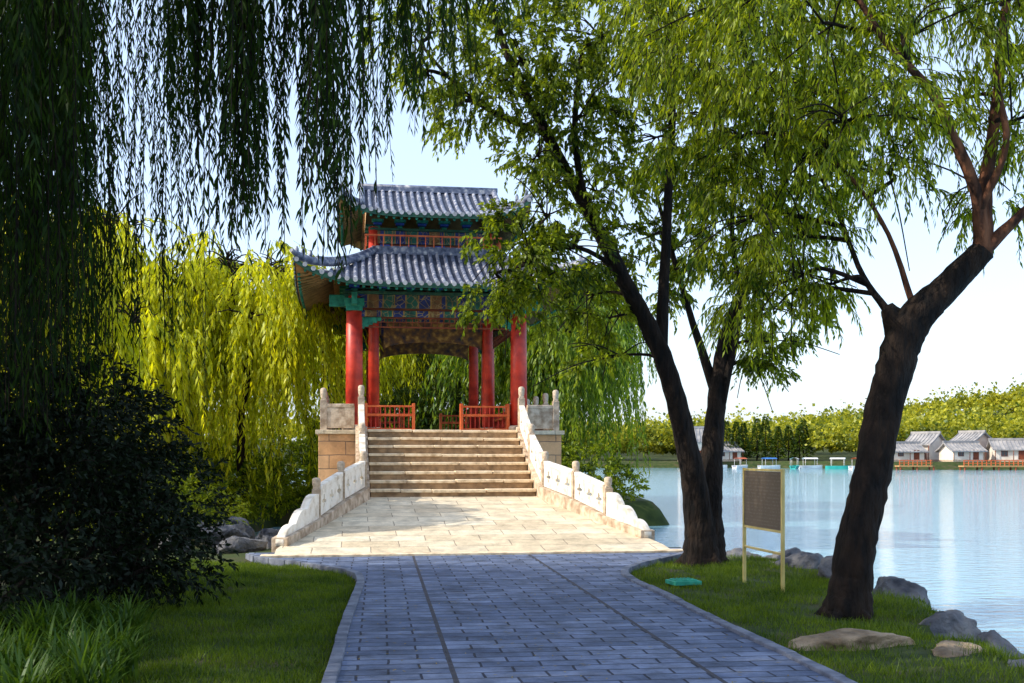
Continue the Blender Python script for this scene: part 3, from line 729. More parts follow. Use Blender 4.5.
l2=limb(mb,rel([(4.8,11.2,3.65),(4.82,11.2,4.3),(4.95,11.3,5.0),(5.1,11.4,6.0),(5.2,11.4,7.3)],b),[0.105,0.075,0.06,0.045,0.03],6,10,0.05,1)
l3=limb(mb,rel([(4.78,11.2,3.68),(5.1,11.1,4.0),(5.5,11.1,4.4),(6.1,11.2,5.0)],b),[0.085,0.05,0.04,0.03],6,8,0.05,1)
l4=limb(mb,rel([(3.9,11.4,3.1),(3.7,11.6,3.5),(3.5,11.8,4.2),(3.2,12.0,5.0)],b),[0.045,0.03,0.025,0.015],5,8,0.05)
l5=limb(mb,rel([(4.72,11.1,4.1),(4.9,10.9,4.7),(4.75,10.8,5.4),(4.9,10.7,6.4)],b),[0.05,0.035,0.03,0.02],5,8,0.05,1)
l6=limb(mb,rel([(4.15,11.3,3.05),(3.9,11.4,3.9),(3.5,11.4,4.5),(3.0,11.4,4.9)],b),[0.04,0.025,0.02,0.015],5,8,0.05,1)
skel=l1+l2+l3+l4+l5+l6
CL=[((2.1,11.0,5.9),.75),((2.9,10.8,5.7),.8),((3.5,10.6,4.9),.55),((2.6,11.6,4.8),.62),((2.3,11.6,4.0),.45),((3.05,11.8,3.9),.55),((2.85,12.0,3.2),.34),((3.35,11.9,3.4),.34),((2.0,11.9,4.8),.45),((3.0,11.4,4.6),.45),
 ((4.1,10.8,5.8),.6),((4.9,11,6.1),.55),((5.2,11.2,5.0),.38),((4.15,11.8,4.6),.38),((3.8,12.2,5.6),.7),((5.7,11.2,5.5),.55),((4.6,12,7.2),1.0),((3.0,11,7.1),1.1),((5.6,11,7.2),.9),((1.7,11.8,6.9),.8),((2.2,12.4,5.4),.45),((4.5,11.6,5.3),.4),((5.1,11.8,4.4),.28),((2.55,11.9,3.35),.28)]
parts=[]
for cc,r in CL:
    cl=tuple(np.array(cc)-np.array(b)); connect(mb,skel,cl,0.028)
    parts.append(clump(cl,(r*1.25,r*1.2,r*0.9),int(165*(r/0.6)**1.7),0.42,16,0.09,0.022,0.55,0.1,upb=-0.1,grav=0.8,sub=7))
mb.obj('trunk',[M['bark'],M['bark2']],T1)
fol_obj('crown',parts,M['leafB'],M['bark'],T1)

b=(2.9,16.7,-0.05); T2=tree_base('twin_trunk_tree',b,"dark twin-trunked tree beside the bridge approach")
mb=MB()
a1=limb(mb,rel([(2.86,16.65,-0.15),(2.84,16.65,0.3),(2.80,16.6,0.9),(2.6,16.45,1.8),(2.22,16.3,3.1),(1.65,16.2,4.2),(1.1,16.1,5.2),(0.5,16.0,6.3),(-0.1,15.9,7.5),(-0.6,15.9,9.2)],b),[0.34,0.25,0.21,0.165,0.14,0.115,0.09,0.075,0.055,0.03],8,16,0.05,0,0.06)
a2=limb(mb,rel([(2.95,16.75,-0.15),(2.98,16.75,0.35),(3.02,16.8,1.0),(3.13,16.95,2.2),(3.3,17,3.4),(3.75,17.1,4.5),(4.3,17.2,6.0),(4.6,17.2,8.0)],b),[0.32,0.24,0.20,0.15,0.11,0.08,0.05,0.03],8,16,0.05,0,0.06)
for k in range(6):
    a=k*1.05; limb(mb,rel([(2.9+.15*math.cos(a),16.7+.15*math.sin(a),.16),(2.9+.3*math.cos(a),16.7+.3*math.sin(a),.02),(2.9+.5*math.cos(a),16.7+.5*math.sin(a),-.1)],b),[.12,.08,.03],4,8,.05)
a3=limb(mb,rel([(2.2,16.3,3.1),(2.25,16.3,4.2),(2.3,16.2,5.4),(2.35,16.1,6.8),(2.3,16,9)],b),[0.11,0.08,0.065,0.055,0.03],6,10,0.04,0,.06)
a4=limb(mb,rel([(3.15,17,2.6),(2.8,17.1,3.7),(2.5,17.2,4.8),(2.2,17.3,6.0)],b),[0.09,0.055,0.04,0.025],6,9,0.04,0,.06)
a5=limb(mb,rel([(3.12,16.95,1.9),(3.3,16.9,2.8),(3.5,16.9,3.9),(3.4,17,5.2),(3.5,17,6.5)],b),[0.08,0.065,0.05,0.035,0.03],6,9,0.04,0,.06)
a6=limb(mb,rel([(1.1,16.1,5.2),(0.9,15.8,6.2),(1.0,15.6,7.4)],b),[0.06,0.045,0.03],5,8,0.05)
a7=limb(mb,rel([(1.5,16.2,4.4),(1.0,15.9,4.6),(0.5,15.6,4.5),(0.0,15.4,4.2)],b),[0.04,0.032,0.025,0.015],5,8,0.05)
a8=limb(mb,rel([(0.5,16.0,6.3),(-0.2,15.8,6.5),(-0.8,15.7,6.9),(-1.4,15.7,7.6)],b),[0.05,0.04,0.03,0.015],5,8,0.05)
skel=a1[25:]+a2[22:]+a3+a4+a5+a6+a7+a8
CL=[((-0.5,15.8,6.7),.6),((-1.1,15.8,7.7),.75),((-1.2,15.7,6.9),.4),((0.2,15.8,7.3),.9),((1.3,15.9,7.6),1.0),((2.4,16,7.6),1.0),((3.6,16.4,7.5),1.1),((4.6,17,7.0),.9),
 ((0.3,15.6,5.8),.5),((0.9,15.8,6.4),.65),((-0.05,15.4,4.75),.42),((0.15,15.3,4.3),.5),((-0.2,15.3,3.8),.4),((0.4,15.4,3.8),.42),((0.8,15.6,4.55),.5),((0.55,15.5,5.15),.42),((1.4,16.2,5.5),.45),((1.9,16.5,6.3),.65),
 ((3.3,16.8,5.8),.75),((4.0,17,4.8),.7),((4.3,17,3.8),.45),((4.5,17.2,5.9),.75),((2.8,17.4,4.9),.5),((0.2,16,9.3),1.4),((2.3,16,9.6),1.5),((4.2,16.8,9.0),1.3),((1.0,16.4,3.9),.4),((3.75,17,3.3),.33),((1.5,16.6,3.6),.36),((1.9,16.8,4.9),.45),((1.5,17.0,4.4),.42),((2.4,17.2,4.1),.36),((1.3,16.6,3.0),.28),((4.0,17.2,3.0),.28),((2.7,17,5.9),.5)]
parts=[]
for cc,r in CL:
    cl=tuple(np.array(cc)-np.array(b)); connect(mb,skel,cl,0.03)
    parts.append(clump(cl,(r*1.2,r*1.15,r*0.88),int(185*(r/0.6)**1.7),0.30,12,0.088,0.040,0.4,0.1,upb=0.0,grav=0.4,sub=8))
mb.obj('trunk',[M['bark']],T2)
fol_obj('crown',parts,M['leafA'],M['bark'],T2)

def willow(name,loc,label,H,Rad,nstr,Lm,leafm,seed,ll=0.14,lw=0.022,nl=40,zmin=0.6,bark='bark',trunk_lean=(0,0),group=None,ar=0.28,rtr=0.24,clus=75):
    rng=np.random.default_rng(seed); random.seed(seed)
    e=tree_base(name,loc,label,'willow tree',group); mb=MB()
    tl=Vector((trunk_lean[0],trunk_lean[1],0))
    fork=Vector((0,0,H*ar*1.4))+tl
    limb(mb,[(0,0,-0.2),(0.03,0,0.4),tuple(tl*0.5+Vector((0,0,H*ar*0.8))),tuple(fork)],[rtr*1.2,rtr*0.8,rtr*0.65,rtr*0.55],6,12,0.06)
    starts=[];outs=[]
    nb=9
    for k in range(nb):
        a=2*math.pi*k/nb+random.uniform(-.3,.3); rr=Rad*random.uniform(0.5,1.0); hh=H*random.uniform(0.68,1.0)
        if k%3==0: rr*=0.45; hh=H*random.uniform(.92,1.05)
        o_=Vector((math.cos(a),math.sin(a),0))
        P=[fork-Vector((0,0,0.2)),fork+o_*rr*0.3+Vector((0,0,(hh-fork.z)*0.5)),fork+o_*rr*0.65+Vector((0,0,(hh-fork.z)*0.9)),fork+o_*rr+Vector((0,0,(hh-fork.z)*0.85))]
        S=limb(mb,[tuple(p) for p in P],[rtr*0.45,rtr*0.3,rtr*0.2,0.03],6,8,0.05)
        for s_ in S[6:]:
            for _ in range(2):
                d=Vector((random.gauss(0,1),random.gauss(0,1),random.uniform(-.2,.7))).normalized()*random.uniform(.5,1.5)*Rad*0.24
                q=s_+d; limb(mb,[tuple(s_),tuple((s_+q)/2+Vector((0,0,.15))),tuple(q)],[0.03,0.02,0.008],2,4,0)
                starts.append(q); outs.append(o_)
    S=np.array([tuple(s_) for s_ in starts]); O=np.array([tuple(o_) for o_ in outs])
    pick=rng.permutation(len(S))[:clus]
    ci=rng.integers(0,len(pick),nstr); idx=pick[ci]
    cl_len=rng.uniform(0.35,1.15,len(pick))
    st_=S[idx]+rng.normal(size=(nstr,3))*np.array([.35,.35,.4])*Rad*0.12
    D=nrm(O[idx]*0.5+rng.normal(size=(nstr,3))*np.array([.5,.5,.2])+np.array([0,0,-0.2]))
    L=rng.uniform(0.6,1.15,nstr)*cl_len[ci]*Lm; L=np.minimum(L,np.maximum(0.6,(st_[:,2]-zmin)/1.1))
    mb.obj('trunk',[M[bark]],e)
    q=sprays(st_,D,L,nl,ll,lw,0.92,rng,stem=0.006,sway=0.03,grav=0.8)
    fol_obj('crown',[q],leafm,M['bark'],e)
    return e
def curtain_willow():
    b=(-7.6,8.2,-0.05); rng=np.random.default_rng(3); random.seed(3)
    e=tree_base('willow_tree',b,"old weeping willow with long dark curtains of leaves over the path",'willow tree'); mb=MB()
    limb(mb,rel([(-7.6,8.2,-.2),(-7.6,8.2,.4),(-7.4,8.2,1.8),(-7.1,8.2,3.2)],b),[.6,.42,.36,.33],6,14,.08)
    brs=[[(-7.1,8.2,3.1),(-6.0,8.3,4.9),(-4.6,8.5,6.2),(-3.0,8.6,6.9),(-1.4,8.6,7.2),(0.0,8.7,7.0)],
         [(-7.1,8.2,3.1),(-6.2,9.4,5.0),(-4.8,10.6,6.6),(-3.0,11.4,7.6),(-1.5,12.0,8.0)],
         [(-7.1,8.2,3.1),(-6.4,7.4,4.8),(-5.0,6.8,5.9),(-3.4,6.6,6.3),(-2.0,6.6,6.3)],
         [(-7.1,8.2,3.1),(-7.6,9.6,5.6),(-7.4,11.2,7.6),(-6.8,12.6,8.6)],
         [(-7.1,8.2,3.1),(-7.8,6.6,5.6),(-7.8,4.6,7.4),(-7.4,2.8,8.0)],
         [(-7.1,8.2,3.1),(-8.6,8.4,6.0),(-9.6,8.8,8.0),(-10.2,9.4,9.0)],
         [(-7.1,8.2,3.1),(-6.9,8.0,6.0),(-6.2,8.2,8.4),(-5.0,8.6,9.8)],
         [(-7.1,8.2,3.1),(-6.0,6.4,5.6),(-4.4,4.6,6.9),(-2.8,3.4,7.4)]]
    SK=[]
    for P in brs: SK.append(limb(mb,rel(P,b),[.22,.15,.11,.07,.04,.02][:len(P)],6,9,.05))
    G=[(-3.85,7.9,5.6,1.8,44,.16),(-3.5,8.0,5.8,2.2,42,.10),(-4.3,9.6,6.4,1.8,60,.2),(-4.9,9.8,6.4,1.8,70,.25),(-3.75,9.4,6.4,2.1,44,.12),(-3.12,7.8,5.9,2.7,34,.08),
       (-2.2,8.6,6.4,3.2,44,.12),(-1.98,8.2,6.3,3.0,34,.07),(-2.45,8.4,6.4,3.9,18,.06),(-1.52,8.7,6.6,3.5,34,.09),(-1.33,8.1,6.4,2.95,34,.08),(-1.65,8.3,6.4,4.0,18,.07),(-0.98,8.6,6.6,4.1,16,.07),(-0.7,8.4,6.6,4.3,12,.09),(-0.38,8.7,6.8,4.6,12,.10),(-0.1,8.6,6.8,4.85,8,.1),
       (-3.0,6.7,5.6,3.2,14,.10),(-3.6,11.2,7.2,2.8,34,.16),(-2.8,11.6,7.4,4.0,18,.12),(-2.85,9.6,6.8,4.1,22,.08),(-1.2,11.8,7.8,4.7,14,.16),(-0.6,11.6,7.8,5.1,10,.14),
       (-5.4,11,7.4,1.6,110,.5),(-4.6,11,7.2,2.0,60,.2),(-6.2,12.3,8.2,2.0,140,.8),(-5.9,9.4,6.6,1.8,100,.5)]
    G=[g_+(0.10,) for g_ in G]
    for (x,y,z) in [(-8,6,8),(-9.5,8.5,9),(-7.5,11,9),(-6,8.5,9.2),(-8.2,4,8),(-5,5.2,7.8),(-6.5,12.0,8.9),(-10,10.5,8.6),(-4.7,8.3,9.4),(-6.5,2.8,7.8),(-3.2,4,8.2),(-9,6.5,7.2),(-7.6,8.8,8.0),(-5.7,10.3,9.3),(-3.8,6.3,9.0),(-8.6,12.0,8.2),(-10.5,7.5,7.6),(-11,12,8.6)]:
        G.append((x,y,z,z-2.6,120,1.1,0.35))
    parts=[]
    for (x,y,zt_,zb,n,sp,lat) in G:
        S=np.stack([rng.normal(x,sp,n),rng.normal(y,sp*1.6 if lat<.2 else sp,n),rng.uniform(zt_-0.9,zt_+0.3,n)],-1)-np.array(b)
        D=nrm(rng.normal(size=(n,3))*np.array([lat,lat,.1])+np.array([0,0,-.6]))
        zbn=zb+np.abs(rng.normal(0,.6,n)); L=np.maximum(0.4,(S[:,2]+b[2]-zbn)/(0.837+0.535*np.abs(D[:,2])))
        parts.append(sprays(S,D,L,60,0.11,0.020,0.93,rng,stem=0.0035,sway=0.018,grav=0.9))
        cc=Vector((x-b[0],y-b[1],zt_-b[2])); allp=[p for s_ in SK for p in s_[8:]]
        nb=min(allp,key=lambda p:(p-cc).length)
        for _ in range(3): 
            cj=cc+Vector((random.gauss(0,sp),random.gauss(0,sp),0)); limb(mb,[tuple(nb),tuple((nb+cj)/2+Vector((0,0,.2))),tuple(cj)],[.035,.022,.008],4,5,0)
    mb.obj('trunk',[M['bark']],e); fol_obj('crown',parts,M['willow'],M['bark'],e)
curtain_willow()
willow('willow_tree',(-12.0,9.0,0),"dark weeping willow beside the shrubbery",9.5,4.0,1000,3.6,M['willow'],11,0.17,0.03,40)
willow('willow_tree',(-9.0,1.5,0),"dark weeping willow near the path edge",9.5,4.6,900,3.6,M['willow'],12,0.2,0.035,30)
litw=[((-8.0,32.5,0),7.6,3.0,620,21,4.6),((-12.8,33,0),9.2,3.6,680,22,4.6),((-18,38,0),9.8,4.2,600,23,4.4),((-12.5,43,0),9.5,4.0,500,24,4.4),((-7.2,45,0.1),8.6,3.6,520,26,4.6),((-10.4,28.6,0),5.6,2.2,340,27,3.2),((-14.5,29,0),6.6,2.6,380,28,3.6),((-8.9,20.0,0),6.4,1.9,240,29,2.6)]  # last one, hidden on the near bank, is added to shade the ramp
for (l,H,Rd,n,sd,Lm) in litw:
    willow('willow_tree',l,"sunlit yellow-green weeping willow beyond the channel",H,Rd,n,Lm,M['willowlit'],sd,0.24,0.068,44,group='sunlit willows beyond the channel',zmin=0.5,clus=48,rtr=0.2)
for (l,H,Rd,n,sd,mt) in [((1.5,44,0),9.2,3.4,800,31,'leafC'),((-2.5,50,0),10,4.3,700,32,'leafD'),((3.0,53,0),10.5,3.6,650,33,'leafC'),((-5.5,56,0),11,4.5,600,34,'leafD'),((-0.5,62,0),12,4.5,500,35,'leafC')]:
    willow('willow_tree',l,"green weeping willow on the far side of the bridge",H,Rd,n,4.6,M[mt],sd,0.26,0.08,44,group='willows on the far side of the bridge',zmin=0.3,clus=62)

def shrub(name,loc,cl,label,leafm,dens=1.0,ll=0.08,lw=0.035,group=None):
    e=tree_base(name,loc,label,'shrub',group); mb=MB(); parts=[]
    for k in range(7):
        a=random.uniform(0,6.28); c0=cl[k%len(cl)][0]
        limb(mb,[(0.1*math.cos(a),0.1*math.sin(a),-0.1),(c0[0]*0.4+.1*math.cos(a),c0[1]*0.4,c0[2]*0.45),tuple(c0)],[.05,.035,.012],4,6,.05)
    for (c0,r) in cl: parts.append(clump(c0,(r,r,r*0.9),int(420*dens*r*r),0.35,12,ll,lw,0.3,0.55,upb=0.4,grav=0.1))
    mb.obj('stem',[M['bark']],e); fol_obj('foliage',parts,leafm,M['bark'],e); return e
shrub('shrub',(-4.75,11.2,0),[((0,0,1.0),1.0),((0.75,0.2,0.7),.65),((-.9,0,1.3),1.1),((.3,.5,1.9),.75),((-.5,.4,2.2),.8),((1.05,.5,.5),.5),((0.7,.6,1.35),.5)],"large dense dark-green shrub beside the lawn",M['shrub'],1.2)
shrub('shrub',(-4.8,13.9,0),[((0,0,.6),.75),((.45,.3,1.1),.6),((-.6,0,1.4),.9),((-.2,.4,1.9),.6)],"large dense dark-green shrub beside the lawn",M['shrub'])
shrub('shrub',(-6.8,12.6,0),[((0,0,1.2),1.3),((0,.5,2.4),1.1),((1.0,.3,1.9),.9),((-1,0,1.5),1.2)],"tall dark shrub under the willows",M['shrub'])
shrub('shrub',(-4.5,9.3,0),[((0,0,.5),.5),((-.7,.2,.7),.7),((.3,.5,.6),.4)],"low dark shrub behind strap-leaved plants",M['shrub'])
for (x,y,k) in [(-6.9,20.9,1),(-8.6,23.4,1),(-7.4,25.0,.8)]:
    shrub('shrub',(x,y,0),[((0,0,.6*k),.8*k),((.8*k,.4,.4*k),.6*k),((-1*k,.2,.9*k),.9*k)],"green shrub on the bank beside the bridge",M['leafA'],0.9)
for (x,y,k) in [(-10.5,26.6,1),(-8.6,28.6,.8),(-9.0,31.2,1.1),(-12.6,28.0,1.1),(-8.8,34.5,1.2),(-14.0,31,1.2),(-6.2,40.2,1.3),(-9.5,39.5,1.3)]:
    shrub('shrub',(x,y,0),[((0,0,.7*k),1.0*k),((1.2*k,.2,.5*k),.7*k),((-1.4*k,.2,.8*k),1.0*k)],"yellow-green shrub at the foot of a willow",M['leafB'],0.7,0.12,0.06)
shrub('shrub',(3.0,40.2,0),[((0,0,.9),1.2),((1.0,.2,.5),.7),((-1.6,.2,1.0),1.3)],"green shrub on the bank past the bridge",M['leafA'],0.6,0.14,0.06)
shrub('shrub',(-1.0,41.0,0),[((0,0,.9),1.3),((1.8,.2,1.2),1.3),((-2.2,.2,1.4),1.5)],"green shrub on the bank past the bridge",M['leafD'],0.7,0.14,0.07)
shrub('shrub',(-4.6,43.0,0),[((0,0,1.2),1.5),((1.8,.2,1.8),1.5),((-2.2,.2,1.6),1.6),((0,0,2.8),1.5),((1.8,0,3.4),1.3)],"tall dark green shrub on the bank past the bridge",M['leafD'],0.7,0.14,0.07)

def lily(seed):
    rng=np.random.default_rng(seed); V=[]
    for k in range(60):
        a=rng.uniform(0,6.28); L=rng.uniform(.28,.55); w_=rng.uniform(.007,.013); ln=rng.uniform(.25,.75)
        base=np.array([rng.normal(0,.05),rng.normal(0,.05),0]); d=np.array([math.cos(a),math.sin(a),0]); sd=np.array([-d[1],d[0],0])
        pr=base;pw=w_
        for j in range(1,6):
            t=j/5; p=base+d*L*ln*t*t*1.0+np.array([0,0,L*(t-0.45*ln*t**3)]); ww=w_*(1-t**3)+0.001
            V.append([pr-sd*pw,pr+sd*pw,p+sd*ww,p-sd*ww]); pr=p;pw=ww
    return np.array(V)
protos=[]
for k in range(3):
    V=lily(50+k); o=quadmesh('strap_leaf_plant',V,len(V),M['lily']); protos.append(o)
pts=[]
rng=np.random.default_rng(5)
while len(pts)<72:
    x=rng.uniform(-4.6,-2.6); y=rng.uniform(6.2,9.9)
    if x<-2.5-0.3*(y-7): pts.append((x,y))
for k,(x,y) in enumerate(pts):
    o=protos[k] if k<3 else copy_obj(protos[k%3])
    o.location=(x,y,-0.02); o.rotation_euler=(0,0,rng.uniform(0,6.28)); o.scale=(1,1,rng.uniform(.8,1.2))
    meta(o,"clump of arching strap-leaved plant at the lawn edge","plant",'strap-leaved border plants')

def inpath(X,Y):
    l=np.interp(Y,[p[1] for p in LS],[p[0] for p in LS]); r=np.interp(Y,[p[1] for p in RS],[p[0] for p in RS]); return (X>l-0.07)&(X<r+0.07)
def grass(name,x0,x1,y0,y1,n,seed,h=0.045):
    rng=np.random.default_rng(seed)
    X=rng.uniform(x0,x1,n);Y=rng.uniform(y0,y1,n)
    ok=~inpath(X,Y)&(ground_h(X,Y)>-0.25)
    dB=(X-BO.x)*(-s)+(Y-BO.y)*c
    ok&=(dB<-0.95)
    if x1>0:
        sc_=np.sin(X*3.1+1)*np.sin(Y*2.3)+0.5*np.sin(X*9+Y*7)+rng.uniform(-1,1,n); ok&=(sc_>-0.35)
    X=X[ok];Y=Y[ok];Z=ground_h(X,Y)-0.03; m=len(X)
    P=np.stack([X,Y,Z],-1); D=nrm(rng.normal(size=(m,3))*np.array([.45,.45,0])+np.array([0,0,1]))
    L=rng.uniform(.5,1.5,m)*h*(1+0.4*np.sin(X*4+Y*3)*np.sin(Y*5-X*2))
    sd=nrm(np.cross(D,rng.normal(size=(m,3))))*0.0032
    V=np.stack([P-sd,P+sd,P+D*L[:,None]+sd*.2,P+D*L[:,None]-sd*.2],1)
    o=quadmesh(name,V,len(V),M['grass']); meta(o,"short green lawn grass","grass",kind='stuff'); return o
grass('grass',-5.2,-1.1,6.0,17.5,130000,1)
grass('grass',1.4,5.2,5.5,18.6,120000,2,0.055)
rng=np.random.default_rng(77); n=900
X=rng.uniform(-3,4,n);Y=rng.uniform(7,18,n); ok=inpath(X,Y); X=X[ok];Y=Y[ok]
a=rng.uniform(0,6.28,len(X)); P=np.stack([X,Y,np.full(len(X),0.026)],-1); D=np.stack([np.cos(a),np.sin(a),np.zeros(len(X))],-1); sd=np.stack([-np.sin(a),np.cos(a),np.zeros(len(X))],-1)
ln=rng.uniform(.03,.07,len(X))[:,None]
V=np.stack([P,P+D*ln*.5+sd*.006,P+D*ln,P+D*ln*.5-sd*.006],1)
o=quadmesh('fallen_leaves',V,len(V),M['dry']); meta(o,"scattered dry willow leaves on the paving","fallen leaves",kind='stuff')

def rock(loc,sz,mat,seed,label,rz=0):
    import bmesh
    rng=random.Random(seed); bm=bmesh.new(); bmesh.ops.create_icosphere(bm,subdivisions=5,radius=1)
    pl=[(Vector((rng.gauss(0,1),rng.gauss(0,1),rng.gauss(0,.8))).normalized(),rng.uniform(.5,.88)) for _ in range(16)]
    from mathutils import noise
    for v in bm.verts:
        p=v.co.copy()
        for n_,d_ in pl:
            k=p.dot(n_)
            if k>d_: p-=n_*(k-d_)*0.97
        p+=p.normalized()*(0.16*noise.noise(p*1.8+Vector((seed,0,0)))+0.06*noise.noise(p*6)+0.03*noise.noise(p*15))
        v.co=Vector((p.x*sz[0],p.y*sz[1],p.z*sz[2]))*1.12
    me=bpy.data.meshes.new('rock'); bm.to_mesh(me); bm.free(); me.materials.append(mat)
    me.polygons.foreach_set('use_smooth',[True]*len(me.polygons))
    o=bpy.data.objects.new('rock',me); COL.objects.link(o); o.location=loc; o.rotation_euler=(rng.uniform(-.15,.15),rng.uniform(-.15,.15),rz)
    meta(o,label,'rock','rocks along the water edge'); return o
rk="blue-grey boulder at the water edge"; rt="flat tan rock set in the grass"
rock((3.0,9.5,-0.06),(.62,.38,.15),M['rocktan'],1,rt,.2)
rock((3.6,9.0,-0.08),(.36,.26,.13),M['rocktan'],2,rt,1)
rock((4.25,11.0,-0.3),(.5,.42,.32),M['rock'],3,rk); rock((4.75,10.6,-0.5),(.45,.4,.34),M['rock'],4,rk,1)
rock((4.15,9.6,-0.25),(.4,.34,.24),M['rock'],5,rk,2); rock((4.55,9.2,-0.4),(.4,.35,.3),M['rock'],6,rk,.4)
rock((3.95,8.4,-0.2),(.4,.3,.22),M['rock'],7,rk,.9); rock((4.4,8.1,-0.38),(.5,.35,.3),M['rock'],8,rk,2.5)
rock((4.5,12.6,-0.4),(.45,.4,.36),M['rock'],9,rk); rock((4.7,13.7,-0.35),(.5,.45,.4),M['rock'],10,rk,1.4); rock((4.2,13.9,-0.12),(.32,.32,.24),M['rock'],11,rk,2)
rock((4.5,15.0,-0.15),(.55,.45,.34),M['rock'],12,rk,.3); rock((4.3,16.2,-0.2),(.55,.45,.34),M['rock'],13,rk,1.1); rock((4.3,17.4,-0.2),(.55,.45,.36),M['rock'],14,rk,2.1)
rock((3.9,18.6,-0.3),(.55,.45,.38),M['rock'],15,rk,2.6); rock((3.4,20,-0.45),(.6,.5,.42),M['rock'],16,rk,2.9)
for k,(x,y,z,sx) in enumerate([(-4.7,18.9,.02,.42),(-5.3,20.0,.1,.5),(-4.5,20.4,-.1,.5),(-5.6,21.4,0,.6),(-4.9,22.2,-.25,.6),(-6.1,23.0,-.2,.7),(-6.4,21.6,.15,.5),(-7.6,23.8,-.2,.7),(-9.4,25.6,-.1,.7),(-8.2,27.2,-.35,.7),(-7.9,29.4,-.35,.7),(-5.9,19.0,.05,.38),(-4.35,19.6,-.05,.34)]):
    rock((x,y,z),(sx,sx*.8,sx*.65),M['rock'],30+k,"grey boulder on the bank beside the bridge",k)

sb=empty('sign_board',(3.1,13.6,0)); meta(sb,"brass-framed information board on two posts in the grass","sign")
p0=Vector((-0.10,0.6,0)); p1=Vector((0.10,-0.6,0)); d=(p1-p0); aS=math.atan2(d.y,d.x); sb.rotation_euler=(0,0,aS); W=d.length
mb=MB()
for x in(-W/2,W/2): mb.box((x,0,0.70),(0.04,0.04,1.5),0)
for z in(0.44,0.70,1.43): mb.box((0,0,z),(W-0.041,0.03,0.03),0)
mb.obj('frame',[M['signframe']],sb,bevel=0.005)
mb=MB(); mb.box((0,0,1.065),(W-0.045,0.02,0.695),0); mb.obj('panel',[M['sign']],sb)
mb=MB(); mb.box((0,0,0.02),(0.36,0.3,0.05),0); mb.box((0,0,0.05),(0.28,0.22,0.02),0)
for k in range(5): mb.box((-0.1+0.05*k,0,0.064),(0.015,0.18,0.008),0)
o=mb.obj('utility_box_lid',[M['lid']],None,(2.15,13.8,0.0),0.3,bevel=0.006); meta(o,"small green utility lid in the grass beside the path","utility cover")

# ------------------------------------------------------------------ far shore
def house(loc,wd,dp,hw,hr,wall,label,rz=0,name='lakeside_house'):
    e=empty(name,loc,rz); meta(e,label,'house')
    mb=MB(); mb.box((0,0,hw/2),(wd,dp,hw),0); mb.box((0,0,0.2),(wd+0.3,dp+0.3,0.5),1)
    for sx in(-1,1): mb.add([(sx*wd/2,-dp/2,hw),(sx*wd/2,dp/2,hw),(sx*wd/2,0,hw+hr*0.92)],[(0,1,2)],0)
    mb.obj('wall',[wall,M['marbled']],e)
    mb=MB(); o_=0.6
    for sy in(-1,1):
        vs=[];fs=[];K=6
        for off in(0.1,-0.08):
            for j in range(K+1):
                q=j/K
                for x in(-wd/2-o_,wd/2+o_): vs.append((x,sy*(dp/2+o_)*q,hw-0.15+hr-hr*prof(q)+off))
        b_=2*(K+1)
        for j in range(K): fs+=[(2*j,2*j+1,2*j+3,2*j+2),(b_+2*j,b_+2*j+2,b_+2*j+3,b_+2*j+1),(2*j,2*j+2,b_+2*j+2,b_+2*j),(2*j+1,b_+2*j+1,b_+2*j+3,2*j+3)]
        fs.append((2*K,2*K+1,b_+2*K+1,b_+2*K)); mb.add(vs,fs,0)
        n=int(wd/0.6)
        for i in range(n+1):
            x=-wd/2-o_+0.1+(wd+2*o_-0.2)*i/n
            mb.tube([(x,sy*(dp/2+o_)*q,hw-0.15+hr-hr*prof(q)+0.12) for q in (0,.35,.7,1)],[0.09]*4,5,0)
    mb.box((0,0,hw+hr+0.1),(wd+1.3,0.35,0.45),0)
    mb.obj('roof',[M['farroof']],e)
    n=max(2,int(wd/2.2))
    for i in range(n):
        x=-wd/2+wd*(i+0.5)/n
        if i==n//2:
            mb=MB(); mb.box((x,-dp/2-0.05,1.35),(1.1,0.1,1.9),0); mb.box((x,-dp/2-0.11,1.35),(0.9,0.03,1.7),1); mb.obj('door',[M['redd'],M['redd']],e)
        else:
            mb=MB(); mb.box((x,-dp/2-0.04,1.6),(1.15,0.08,1.05),0); mb.box((x,-dp/2-0.09,1.6),(0.95,0.02,0.85),1); mb.box((x,-dp/2-0.11,1.6),(0.06,0.02,0.85),0); mb.obj('window',[M['redd'],M['glass']],e)
    for x in np.linspace(-wd/2-0.2,wd/2+0.2,n+1):
        mb=MB(); mb.tube([(x,-dp/2-0.5,0.3),(x,-dp/2-0.5,hw+0.05)],[0.08,0.07],8,0); mb.obj('column',[M['redd']],e)
    return e
house((74,209,0.5),6.5,5,2.0,1.6,M['white'],"cream-walled lakeside house with grey tiled roof",0.2)
house((80.5,214,0.5),5,6,3.4,2.2,M['white'],"cream lakeside house with tall grey roof",-0.9)
house((84.5,207,0.5),6,5,2.1,1.6,M['white'],"low cream lakeside house with grey roof",0.15)
house((89.5,214,0.5),5,6,3.8,2.0,M['pink'],"two-storey buff lakeside house with grey roof",-1.1)
house((94,208,0.5),6,6,2.4,1.8,M['white'],"cream lakeside house with grey tiled roof",-0.2)
house((101,209,0.5),6,6,2.3,1.8,M['pink'],"buff lakeside house with grey tiled roof",0.0)
house((46,241,0.5),6,6,2.2,1.8,M['white'],"cream lakeside house below the woods",0.3)
house((38.5,236,0.5),5,4,4.2,3.0,M['white'],"narrow cream and red lakeside hall with steep grey roof",0.0)
